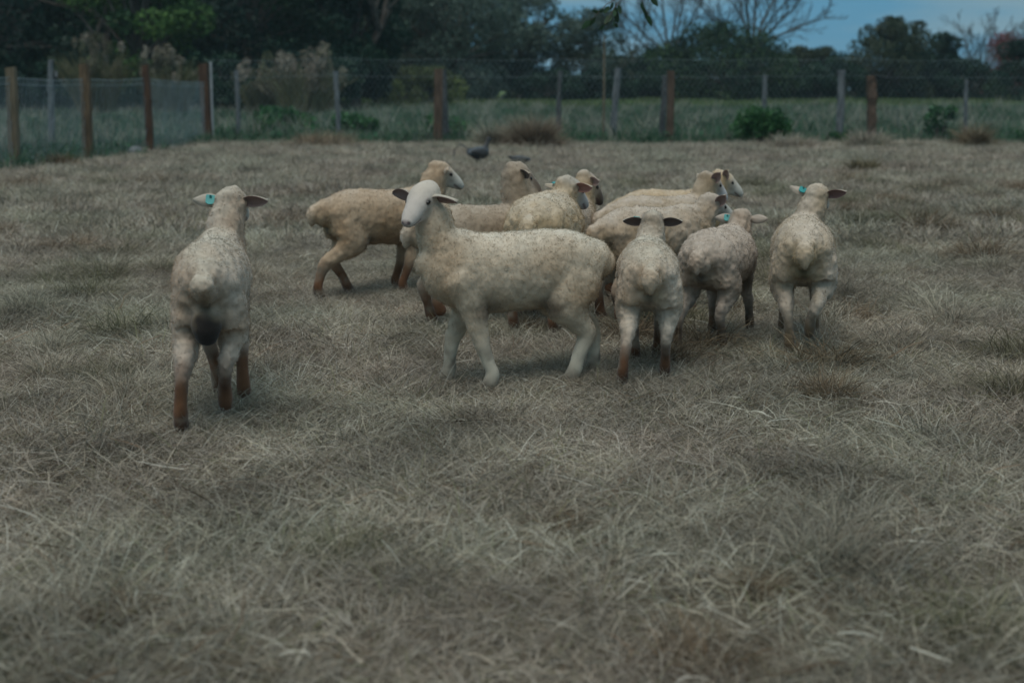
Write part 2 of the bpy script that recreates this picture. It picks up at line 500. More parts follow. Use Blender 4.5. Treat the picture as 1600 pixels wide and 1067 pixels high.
def leaf_cloud(r, centres, radii, n, size, pal, squash=0.8):
    centres = np.array(centres); radii = np.array(radii)
    w = radii ** 2; ci = r.choice(len(centres), n, p=w / w.sum())
    d = r.normal(0, 1, (n, 3)); d /= np.linalg.norm(d, axis=1)[:, None]
    rr = radii[ci] * (0.45 + 0.6 * r.random(n) ** 0.6)
    p = centres[ci] + d * rr[:, None] * [1, 1, squash]
    keep = vnoise(p, 1.1 / max(size * 4, 0.4), 3) > -0.55
    p = p[keep]; ci = ci[keep]; n = len(p)
    a = r.normal(0, 1, (n, 3)); a /= np.linalg.norm(a, axis=1)[:, None]
    b = np.cross(a, r.normal(0, 1, (n, 3))); b /= np.linalg.norm(b, axis=1)[:, None]
    s = size * r.uniform(0.5, 1.2, (n, 1))
    V = np.stack([p - a * s, p + b * s * 0.45, p + a * s, p - b * s * 0.45], 1).reshape(-1, 3)
    F = np.arange(n * 4).reshape(n, 4)
    pal = np.array(pal)
    cc = pal[r.integers(0, len(pal), len(centres))][ci] * r.uniform(0.65, 1.35, (n, 1))
    return V, F, np.repeat(cc, 4, 0)

m_leaf = attr_mat("tree_leaves", 0.6, spec=0.3, transl=0.25)
m_bark = plain_mat("tree_bark", (0.07, 0.06, 0.05), (0.14, 0.12, 0.10), 6, stretch=(1, 1, 0.3))
m_bark_pale = plain_mat("bare_tree_bark", (0.06, 0.06, 0.055), (0.11, 0.11, 0.10), 6, stretch=(1, 1, 0.3))
DARK = [(0.013, 0.044, 0.027), (0.018, 0.054, 0.030), (0.010, 0.034, 0.024)]
MID = [(0.040, 0.085, 0.035), (0.055, 0.11, 0.04), (0.030, 0.06, 0.03)]
GREY = [(0.085, 0.135, 0.105), (0.065, 0.105, 0.085), (0.10, 0.145, 0.115)]
OLIVE = [(0.045, 0.065, 0.035), (0.035, 0.055, 0.03), (0.055, 0.07, 0.04)]

def tree(seed, px, dist, height, width, pal, label, n=9000, size=0.16, trunk_h=0.25, clumps=26, group=None, name="broadleaf_tree", cat="tree", low=0.12, dens_r=0.22, skew=0.0):
    r = np.random.default_rng(seed)
    base = at(px, dist)
    root = empty(name, base, r.random() * 0)
    limbs, tips = grow(r, (0, 0, -0.1), height * 0.45, 0.75, 2, 4, thick=height * 0.028)
    cen = []; rad = []
    for k in range(clumps):
        a = r.random() * 2 * math.pi; t = r.random() ** 0.8
        z = height * (low + (0.97 - low) * t)
        env = math.sin(math.pi * min(1, 0.16 + 0.80 * t)) ** 0.6
        q = r.random() ** 0.5
        cx = math.cos(a) * width / 2 * env * q * 0.85 + skew * width * t; cy = math.sin(a) * width / 2 * env * q * 0.85
        rd = width * dens_r * r.uniform(0.5, 1.0) * (0.6 + 0.4 * env)
        z = min(z, height - rd * 0.6)
        cen.append((cx, cy, z)); rad.append(rd)
        limbs.append(([np.array([0, 0, height * trunk_h]), np.array([cx * 0.5, cy * 0.5, (height * trunk_h + z) / 2]), np.array([cx, cy, z])], [height * 0.012, height * 0.008, height * 0.003]))
    v, f = tubes(limbs)
    link(new_mesh_obj("trunk", v, f, m_bark, root, True))
    v, f, c = leaf_cloud(r, cen, rad, int(n * 1.5), size, pal)
    link(new_mesh_obj("crown", v, f, m_leaf, root, False, c))
    tag(root, label, cat, group)
    return root

def bare_tree(seed, px, dist, height, label, lean=0.0, fan=1.0, limbs_n=7, thick=0.2, fork=0.28, side=9, name="bare_tree", twigs=6, spread_x=1.0):
    """short trunk forking into long arching limbs, each carrying alternate branches and fine twigs"""
    r = np.random.default_rng(seed)
    root = empty(name, at(px, dist))
    zf = height * fork
    tr = [np.array([0, 0, -0.15]), np.array([lean * zf * 0.4, 0, zf * 0.5]), np.array([lean * zf, 0, zf])]
    out = []
    def arch(p, d, L, r0, r1, n, bend, wob=0.06):
        pts = [p.copy()]; q = p.copy(); d = d / np.linalg.norm(d)
        for k in range(n):
            d = d + bend / n + r.normal(0, wob, 3); d /= np.linalg.norm(d)
            q = q + d * L / n; pts.append(q.copy())
        rad = [r0 + (r1 - r0) * k / n for k in range(n + 1)]
        out.append((pts, rad)); return pts
    def offshoots(pts, count, Lf, rad, lev):
        n = len(pts) - 1
        for k in range(count):
            t = 0.22 + 0.75 * (k + r.random()) / count
            a = min(int(t * n), n - 1); s0 = pts[a] + (pts[a + 1] - pts[a]) * (t * n - a)
            d = pts[a + 1] - pts[a]; d = d / np.linalg.norm(d)
            w = r.normal(0, 1, 3); w -= w.dot(d) * d; w /= np.linalg.norm(w)
            nd = d * r.uniform(0.7, 1.0) + w * r.uniform(0.5, 0.9) + np.array([0, 0, 0.18])
            L = Lf * r.uniform(0.6, 1.1) * (1.1 - 0.55 * t)
            q = arch(s0, nd, L, rad, 0.008, 4 if lev else 3, np.array([0, 0, 0.10]))
            if lev: offshoots(q, twigs if lev == 2 else 4, L * 0.5, rad * 0.5, lev - 1)
    for k in range(limbs_n):
        ang = (k / (limbs_n - 1) - 0.5) * 2 * fan + r.normal(0, 0.08)
        depth = r.uniform(-0.5, 0.5)
        d = np.array([math.sin(ang) * spread_x + lean * 0.5, depth, math.cos(ang) + 0.15])
        st_ = tr[1] + (tr[2] - tr[1]) * r.uniform(0.5, 1.0)
        L = (height - zf) * r.uniform(0.9, 1.12) * (1.0 - 0.12 * abs(math.sin(ang)))
        pts = arch(st_, d, L, thick * r.uniform(0.35, 0.55), 0.02, 8, np.array([0, 0, 0.25 - 0.1 * math.cos(ang)]))
        offshoots(pts, side, L * 0.42, thick * 0.16, 2)
    v, f = tubes([(tr, [thick * 1.15, thick, thick * 0.8])], 8); link(new_mesh_obj("trunk", v, f, m_bark_pale, root, True))
    v, f = tubes(out, 3); link(new_mesh_obj("branches", v, f, m_bark_pale, root, True))
    tag(root, label, "tree", "bare trees on the far side of the meadow")
    return root

G = "trees beyond the meadow"
D = 74
# left: tall dark mass
tree(1, 15, 66, 11.5, 9.5, DARK + [(0.03, 0.07, 0.05)], "tall dark evergreen tree at the left edge of the photo, behind the wire fence", 12000, 0.17, low=0.02, clumps=42, group=G)
tree(2, 118, 72, 10.5, 7, DARK, "dark tree standing behind the leaning grey post at far left", 10000, 0.17, low=0.0, clumps=34, group=G)
tree(3, 228, 64, 8.5, 6.0, [(0.055, 0.13, 0.035), (0.085, 0.17, 0.045), (0.035, 0.09, 0.035)], "brighter mid green tree between two dark trees on the left", 9000, 0.15, low=0.06, clumps=32, group=G)
tree(4, 385, 70, 12, 8.5, DARK + [(0.028, 0.07, 0.03)], "broad dark green tree behind the fence corner post", 12000, 0.17, low=0.02, clumps=44, group=G)
tree(5, 300, 78, 11, 8, DARK, "shadowy tall tree behind the bright green one", 9000, 0.18, low=0.0, clumps=34, group=G)
tree(6, 555, 68, 11.5, 5.0, DARK, "very dark dense tree with a straight right edge, left of the hazy grey tree", 12000, 0.17, low=0.0, clumps=44, group=G)
tree(7, 480, 76, 11.0, 7.5, DARK, "dark tree filling the gap behind the dry plume grass", 9000, 0.18, low=0.0, clumps=34, group=G)
# middle: feathery grey-green trees
tree(8, 712, 84, 9.6, 9.4, GREY, "tall hazy grey green feathery tree in the middle of the tree line", 13000, 0.13, low=0.05, clumps=50, group=G, dens_r=0.17)
tree(9, 815, 90, 7.6, 7.0, GREY, "feathery grey green tree sloping down toward the sky gap", 9000, 0.13, low=0.05, clumps=40, group=G, dens_r=0.17)
tree(10, 925, 92, 5.6, 8.5, GREY + OLIVE, "lower wide tree under the hanging leafy twig", 9000, 0.13, low=0.0, clumps=44, group=G, dens_r=0.15)
tree(11, 650, 86, 6.5, 7, OLIVE, "olive tree right of the very dark tree, behind the brown post", 7000, 0.15, low=0.0, clumps=34, group=G)
# right: evergreen under the bare trees
tree(12, 1126, 86, 4.6, 8.6, MID + MID + DARK, "rounded dark green evergreen in front of the two big bare trees", 14000, 0.12, low=0.0, clumps=70, group=G, dens_r=0.17)
tree(13, 1040, 92, 3.6, 5.5, DARK, "low dark evergreen at the foot of the leaning bare tree", 6000, 0.15, low=0.0, clumps=26, group=G)
tree(14, 1262, 96, 3.5, 6.0, OLIVE, "low dull green tree in the dip right of the bare trees", 7000, 0.14, low=0.0, dens_r=0.14, clumps=44, group=G)
tree(15, 1385, 88, 5.0, 7.6, OLIVE + DARK[:1], "big rounded olive tree with thin top, behind the split grey post", 12000, 0.12, low=0.0, clumps=54, group=G, dens_r=0.15)
tree(16, 1450, 91, 4.2, 3.8, DARK, "narrow dark tree on the right shoulder of the olive tree", 5000, 0.14, low=0.0, clumps=22, group=G)
tree(17, 1592, 80, 3.4, 4.6, MID[2:] + DARK, "dark green bush tree at the right edge of the photo, below the red one", 7000, 0.12, low=0.0, clumps=28, group=G)
tree(18, 1562, 96, 4.3, 4.6, [(0.22, 0.045, 0.05), (0.16, 0.05, 0.05), (0.26, 0.07, 0.07)], "reddish pink flowering tree behind the bush at the far right", 5000, 0.11, low=0.1, clumps=26, group=G, name="flowering_tree")
tree(19, 1690, 90, 6.0, 8.0, DARK, "dark tree just outside the right edge", 6000, 0.16, low=0.0, clumps=30, group=G)
tree(26, -90, 70, 11, 9, DARK, "dark tree just outside the left edge", 6000, 0.18, low=0.0, clumps=30, group=G)
for i, px in enumerate((640, 740, 860, 960, 1060, 1180, 1300, 1420, 1540)):
    tree(100 + i, px, 122, (2.4, 3.9, 2.0, 3.3)[i % 4], 8.5, DARK, ["low hazy tree of the far row behind the yellow green bush", "low hazy tree of the far row behind the tall feathery tree", "low hazy tree of the far row behind the dark post by the grass mound", "low hazy tree of the far row behind the leaning grey post", "low hazy tree of the far row at the foot of the leaning bare tree", "low hazy tree of the far row behind the post in the green bush", "low hazy tree of the far row behind the split grey post", "low hazy tree of the far row behind the big olive tree", "low hazy tree of the far row behind the small lone bare tree"][i], 5000, 0.26, low=-0.05, clumps=40, group="far row of low trees", dens_r=0.11)
for i, (px, hh) in enumerate(((60, 13), (190, 12), (330, 13), (450, 12.5), (560, 11.5), (-30, 12), (690, 8))):
    tree(80 + i, px, 92, hh, 10, DARK, ["dark back row tree behind the far left post", "dark back row tree behind the broad brown post", "dark back row tree behind the fence corner", "dark back row tree behind the dull plume grass", "dark back row tree behind the very dark straight edged tree", "dark back row tree past the left edge of the photo", "dark back row tree behind the straight brown post"][i], 5500, 0.27, low=0.0, clumps=40, group="back row of trees")
# undergrowth hedges along the foot of the trees
hedge_label = ["dark undergrowth bush below the very dark tree", "dark undergrowth bush right of the yellow green bush", "dark undergrowth bush behind the thin brown pole", "dark undergrowth bush beside the orange brown post",
               "dark undergrowth bush behind the leafy green bush", "dark undergrowth bush left of the split grey post", "dark undergrowth bush right of the notched brown post", "dark undergrowth bush behind the thin right post", "dark undergrowth bush behind the dark post right of the mound"]
for i, px in enumerate((600, 800, 930, 1065, 1200, 1290, 1380, 1500, 860)):
    tree(40 + i, px, 90 - (i % 3) * 2, 1.9 + 0.6 * (i % 2), 6.0, DARK, hedge_label[i], 4500, 0.15, low=-0.05, clumps=30, group="undergrowth bushes", name="undergrowth_bush", cat="bush", dens_r=0.12)
for i, px in enumerate((30, 190, 350, 500)):
    tree(60 + i, px, 64, 2.6, 6.0, DARK, ["dark undergrowth bush at the left edge", "dark undergrowth bush below the plume grass", "dark undergrowth bush behind the corner post", "dark undergrowth bush behind the wide pale plume grass"][i], 4500, 0.15, low=-0.05, clumps=28, group="undergrowth bushes", name="undergrowth_bush", cat="bush", dens_r=0.16)
tree(70, 655, 74, 1.9, 5.2, [(0.10, 0.13, 0.05), (0.08, 0.10, 0.05), (0.13, 0.17, 0.05)], "low yellow green bush right of the plain brown post, at the meadow edge", 4000, 0.12, low=-0.05, clumps=24, name="low_bush", cat="bush", dens_r=0.16)

bare_tree(21, 1168, 90, 9.6, "large bare tree with wide spreading branches above the rounded evergreen", fan=1.15, limbs_n=9, thick=0.26, fork=0.36, side=10, twigs=5)
bare_tree(22, 1072, 92, 9.2, "bare tree leaning left with fine twigs, left of the larger bare tree", lean=-0.45, fan=1.05, limbs_n=8, thick=0.22, fork=0.32, side=10, twigs=5)
bare_tree(23, 1512, 92, 5.6, "small bare tree alone against the sky near the right edge", fan=0.8, limbs_n=8, thick=0.11, fork=0.22, side=10, twigs=6)
bare_tree(24, 1605, 104, 5.8, "pale bare tree behind the red flowering tree", fan=0.9, limbs_n=6, thick=0.12, fork=0.35, side=7, twigs=5)
bare_tree(25, 985, 100, 7.5, "thin bare tree further back, left of the leaning bare tree", fan=0.9, limbs_n=6, thick=0.12, fork=0.4, side=8, twigs=5)

# ------------------------------------------------------------------ fences
def post_mesh(h, w, d, seed, jag=0.012, lean=(0, 0), notch=None, round_=False, slant=0.0):
    r = np.random.default_rng(seed)
    n = 10 if round_ else 8
    rings = 12; V = []; F = []
    for i in range(rings):
        t = i / (rings - 1); z = -0.3 + (h + 0.3) * t
        for k in range(n):
            if round_:
                a = 2 * math.pi * k / n; x, y = math.cos(a) * w / 2, math.sin(a) * d / 2
            else:
                x, y = [(-1, -.9), (-.9, -1), (.9, -1), (1, -.9), (1, .9), (.9, 1), (-.9, 1), (-1, .9)][k]
                x *= w / 2; y *= d / 2
            s = 1 - 0.06 * t
            if notch and abs(z - notch[0]) < 0.09: s *= notch[1]
            x = x * s + r.normal(0, jag * 0.35) + jag * 1.5 * math.sin(3 * t + seed) + lean[0] * z
            y = y * s + r.normal(0, jag * 0.35) + lean[1] * z
            zz_ = z + (slant * x if i == rings - 1 else 0)
            V.append((x, y, zz_))
    for i in range(rings - 1):
        for k in range(n):
            a = i * n + k; b = i * n + (k + 1) % n; F.append((a, b, b + n, a + n))
    F.append(tuple(range((rings - 1) * n, rings * n)))
    return np.array(V), F

def wood(name, c1, c2):
    return plain_mat(name, c1, c2, 9, stretch=(4, 4, 0.35), bump=0.5, rough=0.9)
w_brown = wood("brown_post_wood", (0.06, 0.045, 0.03), (0.165, 0.115, 0.07))
w_orange = wood("orange_post_wood", (0.055, 0.040, 0.030), (0.135, 0.095, 0.070))
w_dull = wood("dull_post_wood", (0.11, 0.09, 0.06), (0.19, 0.155, 0.105))
w_dark = wood("dark_post_wood", (0.05, 0.03, 0.022), (0.115, 0.068, 0.043))
w_grey = wood("grey_post_wood", (0.07, 0.08, 0.085), (0.19, 0.21, 0.22))
w_greydark = wood("dark_grey_post_wood", (0.05, 0.055, 0.055), (0.11, 0.115, 0.12))
m_wire = plain_mat("galvanised_wire", (0.19, 0.26, 0.28), (0.27, 0.34, 0.36), 5, rough=0.6, bump=0)
m_wire.node_tree.nodes["Principled BSDF"].inputs['Metallic'].default_value = 0.15

def add_post(root, px, dist, h, w, mat, seed, label, d=None, world_z=True, **kw):
    p = at(px, dist)
    v, f = post_mesh(h, w, d or w, seed, **kw)
    v = v + np.array([p.x, p.y, p.z]) - np.array(root.location)
    o = link(new_mesh_obj("post", v, f, mat, root))
    if label: o['label'] = label
    return p

def wire_seg(a, b, r):
    """three-sided wire from a to b"""
    a = np.array(a, float); b = np.array(b, float)
    t = b - a; t /= np.linalg.norm(t)
    u = np.cross(t, [0.3, 0.9, 0.2]); u /= np.linalg.norm(u); v = np.cross(t, u)
    V = []
    for p in (a, b):
        for k in range(3):
            th = 2 * math.pi * k / 3; V.append(p + (u * math.cos(th) + v * math.sin(th)) * r)
    return V, [(0, 1, 4, 3), (1, 2, 5, 4), (2, 0, 3, 5)]

def mesh_panel(root, p0, p1, h, cell, slope, r, name="wire_mesh", sag=0.04, hw=(0.0, 1.0), two=True, zoff=0.02):
    """diamond wire netting between two ground points"""
    p0 = np.array(p0); p1 = np.array(p1); L = np.linalg.norm(p1[:2] - p0[:2])
    V = []; F = []
    loc = np.array(root.location)
    def P(s, z):
        q = p0 + (p1 - p0) * (s / L)
        bow = sag * math.sin(math.pi * min(max(s / L, 0), 1))
        zz_ = q[2] + zoff + z * (1 - bow * 0.5)
        return (q[0] - loc[0] + 0.012 * math.sin(s * 5 + z * 3), q[1] - loc[1] + 0.012 * math.cos(s * 4 + z * 2), zz_ - loc[2])
    def add(a, b, rr):
        v, f = wire_seg(a, b, rr); o = len(V); V.extend(v); F.extend([tuple(i + o for i in q) for q in f])
    run = h / slope
    for sgn in ((1, -1) if two else (1,)):
        s = -run if sgn > 0 else 0.0
        while s < (L if sgn > 0 else L + run):
            s0, s1 = s, s + sgn * run
            z0, z1 = 0.0, h
            def clip(sa, za, sb, zb, lim, below):
                t = (lim - sa) / (sb - sa); return lim, za + (zb - za) * t
            a, b = (s0, z0), (s1, z1)
            if max(a[0], b[0]) > 0 and min(a[0], b[0]) < L:
                if a[0] < 0: a = clip(*a, *b, 0.0, True)
                if b[0] < 0: b = clip(*a, *b, 0.0, True)
                if a[0] > L: a = clip(*a, *b, L, True)
                if b[0] > L: b = clip(*a, *b, L, True)
                m = ((a[0] + b[0]) / 2, (a[1] + b[1]) / 2)
                add(P(*a), P(*m), r); add(P(*m), P(*b), r)
            s += cell
    for z in hw:
        k = max(2, int(L / 1.2))
        for i in range(k):
            add(P(L * i / k, h * z), P(L * (i + 1) / k, h * z), r * 1.5)
    o = link(new_mesh_obj(name, np.array(V), np.array(F), m_wire, root))
    o['kind'] = 'stuff'
    return o

# left fence: brown posts, dense netting, running toward the camera
lf = empty("wire_fence", at(143, 27.3))
tag(lf, "wire netting fence on the left with brown square posts, running to the corner", "fence")
L = [(-90, 20.6, 1.70, 0.15, w_dull, None), (30, 23.7, 1.68, 0.16, w_dull, "dull grey brown post nearest the left edge"), (143, 27.2, 1.80, 0.17, w_brown, "broad brown post with one pale face"),
     (238, 29.6, 1.79, 0.14, w_dark, "dark reddish brown post with pale cut top"), (328, 35.2, 1.96, 0.22, w_dark, "thick dark corner post with the pale pipe beside it")]
pts_l = []
for i, (px, dd, h, w, mt, lb) in enumerate(L):
    pts_l.append(add_post(lf, px, dd, h, w, mt, 10 + i, lb, slant=0.15))
for a, b in zip(pts_l[:-1], pts_l[1:]):
    mesh_panel(lf, a, b, 1.50, 0.105, 3.0, 0.0036, hw=(0.0, 0.93, 1.0), two=False)
    mesh_panel(lf, a, b, 1.50, 0.17, 3.0, 0.0014, hw=(), two=True)
cp = pts_l[-1]
v, f = tube([(0, 0, -0.2), (0, 0, 1.0), (0.01, 0, 2.0)], [0.03, 0.03, 0.03], 8)
v = v + np.array([cp.x + 0.15, cp.y, cp.z]) - np.array(lf.location)
link(new_mesh_obj("pipe_post", v, f, plain_mat("pale_pipe", (0.35, 0.37, 0.38), (0.45, 0.47, 0.48), 5, rough=0.5, bump=0), lf, True))

# back fence: brown posts plus tall diamond netting
bf = empty("wire_fence", at(686, 34.3))
tag(bf, "tall wire netting fence across the back with four brown wooden posts", "fence")
B = [(686, 34.3, 1.80, 0.21, w_orange, "straight pale brown post left of centre"), (1043, 34.3, 1.75, 0.17, w_orange, "thin orange brown post beside a dark grey one"),
     (1352, 34.8, 1.62, 0.20, w_orange, "orange brown post with a notch halfway up")]
for i, (px, dd, h, w, mt, lb) in enumerate(B):
    kw = dict(notch=(1.05, 1.10), jag=0.035) if i == 2 else {}
    add_post(bf, px, dd, h, w, mt, 30 + i, lb, **kw)
ends = [cp] + [at(px, dd) for px, dd in ((530, 35.0), (694, 34.7), (875, 35.0), (1038, 34.7), (1187, 35.0), (1310, 34.9), (1500, 35.0), (1720, 35.0))]
for a, b in zip(ends[:-1], ends[1:]):
    mesh_panel(bf, a, b, 2.02, 0.13, 1.5, 0.0016, hw=(0.0, 0.8, 1.0))

# old grey posts just behind the netting
gf = empty("post_row", at(875, 35.4))
tag(gf, "row of weathered grey wooden posts standing just behind the back netting", "fence")
Gp = [(376, 36.2, 1.78, 0.11, w_grey, "narrow grey post right of the fence corner", (0.0, 0)), (530, 36.0, 1.72, 0.13, w_grey, "faint grey post in front of the dry plume grass", (0, 0)),
      (697, 34.95, 1.80, 0.16, w_greydark, "dark grey post touching the straight brown post", (0, 0)), (873, 36.2, 1.75, 0.12, w_greydark, "dark post right of the dry grass mound", (0.015, 0)),
      (958, 35.4, 1.85, 0.17, w_grey, "grey post leaning slightly right, beside the thin pole", (0.035, 0)), (1032, 34.9, 1.68, 0.15, w_greydark, "dark post touching the thin orange brown post", (0.012, 0)),
      (1187, 35.6, 1.66, 0.12, w_grey, "grey post rising out of the leafy green bush", (0, 0)), (1303, 34.9, 1.75, 0.19, w_grey, "pale split grey post left of the notched brown post", (0.03, 0)),
      (1499, 36.0, 1.62, 0.10, w_grey, "thin grey post near the right edge", (0.01, 0))]
for i, (px, dd, h, w, mt, lb, ln) in enumerate(Gp):
    add_post(gf, px, dd, h, w, mt, 50 + i, lb, jag=0.02, lean=ln, round_=True)
pl = empty("pole", at(941, 35.2)); tag(pl, "thin tall brown pole left of the leaning grey post", "pole")
v, f = tube([(0, 0, -0.2), (0.01, 0, 1.2), (0, 0, 2.6)], [0.035, 0.03, 0.022], 7)
link(new_mesh_obj("shaft", v, f, w_dull, pl, True))
lp = empty("post", at(84, 30.5)); tag(lp, "leaning grey forked post behind the left netting, beyond the fence", "post")
v, f = post_mesh(1.95, 0.13, 0.12, 77, 0.025, (0.085, 0), round_=True); link(new_mesh_obj("shaft", v, f, w_grey, lp))
v, f = tube([(0.13, 0, 1.45), (0.22, 0, 1.6), (0.22, 0, 1.72)], [0.04, 0.035, 0.02], 6); link(new_mesh_obj("stub", v, f, w_grey, lp))

# ------------------------------------------------------------------ plants by the fence
def dry_mound(px, dist, rad, h, n, seed, label, pal=DRY, ww=DRYW, wid=(0.006, 0.012), el=(50, 89), droop=60, name="dry_grass_clump", squash=1.0):
    root_p = at(px, dist)
    v, f, c = join([blades(n // 2, rad * 0.55, h * 0.4, h * 1.15, wid[0], wid[1], el[0], el[1], droop, pal, ww, seed, 4, 0.6, outward=0.6),
                    blades(n // 2, rad, h * 0.25, h * 0.7, wid[0], wid[1], 25, 80, droop + 25, pal, ww, seed + 500, 4, 0.6, outward=0.6),
                    blades(n // 4, rad * 1.5, h * 0.2, h * 0.4, wid[0], wid[1], 10, 70, droop, pal, ww, seed + 700, 3, 0.6, outward=0.4)])
    o = link(new_mesh_obj(name, v, f, m_dry, None, False, c)); o.location = root_p
    tag(o, label, "grass clump", "dry grass clumps")
    return o
dry_mound(832, 31.6, 0.62, 0.80, 4200, 1, "big rounded mound of dry brown grass behind the birds", pal=[(0.24, 0.19, 0.14), (0.32, 0.27, 0.20), (0.17, 0.13, 0.095)], ww=[3, 2, 2])
dry_mound(768, 32.2, 0.40, 0.62, 1700, 2, "pale tuft of dry grass left of the big mound")
dry_mound(1515, 32.4, 0.42, 0.62, 1500, 3, "reddish brown grass tuft near the thin right post", pal=[(0.22, 0.165, 0.105), (0.17, 0.13, 0.08), (0.30, 0.25, 0.18)], ww=[1, 1, 1])
dry_mound(1352, 31.8, 0.7, 0.48, 2000, 4, "low dry grass tuft at the foot of the notched brown post")
dry_mound(1345, 23.0, 0.35, 0.30, 800, 5, "small dark grass tuft in the open field on the right", pal=[(0.12, 0.11, 0.06), (0.18, 0.15, 0.09)], ww=[1, 1])
dry_mound(1235, 31.8, 0.9, 0.42, 2000, 6, "low straw tuft in front of the leafy green bush")
dry_mound(510, 32.4, 1.1, 0.45, 2200, 7, "long low brown grass tuft left of the straight brown post", pal=[(0.25, 0.19, 0.13), (0.32, 0.27, 0.19)], ww=[1, 1])
dry_mound(100, 24.6, 0.35, 0.3, 800, 8, "brown grass tuft at the foot of the left netting", pal=[(0.25, 0.17, 0.11), (0.18, 0.13, 0.08)], ww=[1, 1])
PALE = [(0.42, 0.38, 0.31), (0.30, 0.27, 0.20), (0.22, 0.22, 0.14)]
def plume_grass(px, dd, w, h, n, seed, label):
    r = np.random.default_rng(seed)
    root = empty("plume_grass_clump", at(px, dd))
    v, f, c = blades(500, w * 0.35, h * 0.7, h * 1.0, 0.02, 0.035, 68, 88, 45, [(0.14, 0.15, 0.08), (0.20, 0.18, 0.11)], [1, 1], seed, 3, 0.7, outward=0.7)
    link(new_mesh_obj("stalks", v, f, m_dry, root, False, c))
    cen = [(r.normal(0, w * 0.30), r.normal(0, w * 0.2), h * r.uniform(0.50, 1.05)) for _ in range(34)]
    v, f, c = leaf_cloud(r, cen, [w * r.uniform(0.04, 0.11) for _ in cen], int(n * 1.3), 0.07, [(0.27, 0.245, 0.20), (0.21, 0.19, 0.14), (0.32, 0.29, 0.24), (0.12, 0.13, 0.08)], 1.9)
    link(new_mesh_obj("plumes", v, f, m_dry, root, False, c))
    tag(root, label, "grass clump", "dry grass clumps")
plume_grass(160, 56, 1.9, 3.0, 2600, 81, "pale plume grass clump at far left among the dark trees")
plume_grass(276, 56, 1.7, 2.5, 2200, 82, "pale plume grass clump below the bright green tree")
plume_grass(482, 58, 3.2, 2.35, 4200, 83, "wide pale plume grass clump behind the faint grey post")
plume_grass(415, 60, 1.9, 1.7, 2200, 84, "smaller dull plume grass clump left of the wide pale one")

def leafy(px, dist, w, h, n, size, seed, label, pal, name="leafy_bush", cat="bush", clumps=14):
    r = np.random.default_rng(seed)
    root = empty(name, at(px, dist))
    cen = [(r.uniform(-.5, .5) * w * 0.7, r.uniform(-.5, .5) * w * 0.5, h * r.uniform(0.12, 0.78)) for _ in range(clumps)]
    rad = [w * r.uniform(0.14, 0.24) for _ in cen]
    limbs = [([np.array([0, 0, -0.05]), np.array(c) * [0.5, 0.5, 0.6], np.array(c)], [0.02, 0.012, 0.006]) for c in cen]
    v, f = tubes(limbs); link(new_mesh_obj("stems", v, f, m_bark, root, True))
    v, f, c = leaf_cloud(r, cen, rad, n, size, pal); link(new_mesh_obj("leaves", v, f, m_leaf, root, False, c))
    tag(root, label, cat); return root
LUSH = [(0.035, 0.12, 0.04), (0.05, 0.15, 0.05), (0.025, 0.085, 0.035)]
leafy(1190, 33.7, 1.35, 1.0, 2800, 0.06, 1, "round lush green bush at the foot of the back netting", LUSH, clumps=18)
leafy(1155, 34.6, 0.6, 0.5, 700, 0.05, 9, "small green bush hugging the left side of the lush green bush", LUSH)
leafy(450, 37.5, 1.9, 0.95, 1500, 0.09, 2, "broad leaved green weeds behind the netting, between two grey posts", LUSH, "broadleaf_weed", "plant")
leafy(560, 37.5, 1.3, 0.85, 900, 0.09, 3, "broad leaved green weeds just right of the faint grey post", LUSH, "broadleaf_weed", "plant")
leafy(1460, 35.6, 0.9, 1.1, 420, 0.09, 4, "thin climbing weed with drooping leaves on the netting at right", LUSH, "climbing_weed", "plant", clumps=8)
leafy(1582, 35.2, 0.8, 0.45, 500, 0.06, 5, "low green plant at the fence foot by the right edge", LUSH, "broadleaf_weed", "plant")
leafy(1308, 34.6, 0.5, 0.35, 260, 0.06, 6, "small green sprig at the foot of the split grey post", LUSH, "broadleaf_weed", "plant", clumps=6)
leafy(700, 37, 1.4, 0.6, 700, 0.08, 7, "green weeds at the foot of the dark grey post", LUSH, "broadleaf_weed", "plant")

# near shade tree whose trunk stands right of the frame; one leafy twig hangs into the top of the picture
r = np.random.default_rng(5)
st = empty("shade_tree", (8.4, 13.5, gz(8.4, 13.5)))
tag(st, "leafy twig of a nearby tree hanging into the top of the photo against the sky", "tree")
limbs = [([(0, 0, -0.2), (0.05, 0, 1.5), (-0.1, 0, 3.0), (-0.2, 0, 4.6)], [0.2, 0.17, 0.14, 0.1]),
         ([(-0.1, 0, 3.0), (-2.5, -0.3, 4.1), (-5.0, -0.7, 3.9), (-6.9, -1.0, 2.9), (-7.55, -1.2, 2.25)], [0.11, 0.08, 0.05, 0.02, 0.006]),
         ([(-0.15, 0, 3.8), (1.5, 1, 5.2), (2.6, 1.6, 6)], [0.08, 0.05, 0.02]), ([(-0.15, 0, 4.0), (-1.5, 1, 5.4), (-2.6, 1.2, 6.2)], [0.08, 0.05, 0.02]),
         ([(-0.2, 0, 4.4), (0.3, -0.6, 5.6), (0.6, -1.0, 6.6)], [0.08, 0.05, 0.02])]
twigs = []
tipP = np.array((-7.62, -1.2, 2.10))
ends_ = []
for k in range(7):
    s = tipP + np.array((0.1 + 0.06 * k, 0.02 * k, 0.02 + 0.05 * k)) * 0.9
    e = s + np.array((r.uniform(-0.42, 0.12), r.uniform(-0.15, 0.15), r.uniform(-0.30, -0.05)))
    twigs.append(([s, (s + e) / 2 + [0, 0, 0.03], e], [0.005, 0.004, 0.002])); ends_.append((s, e))
v, f = tubes(limbs + twigs, 6)
link(new_mesh_obj("trunk", v, f, m_bark, st, True))
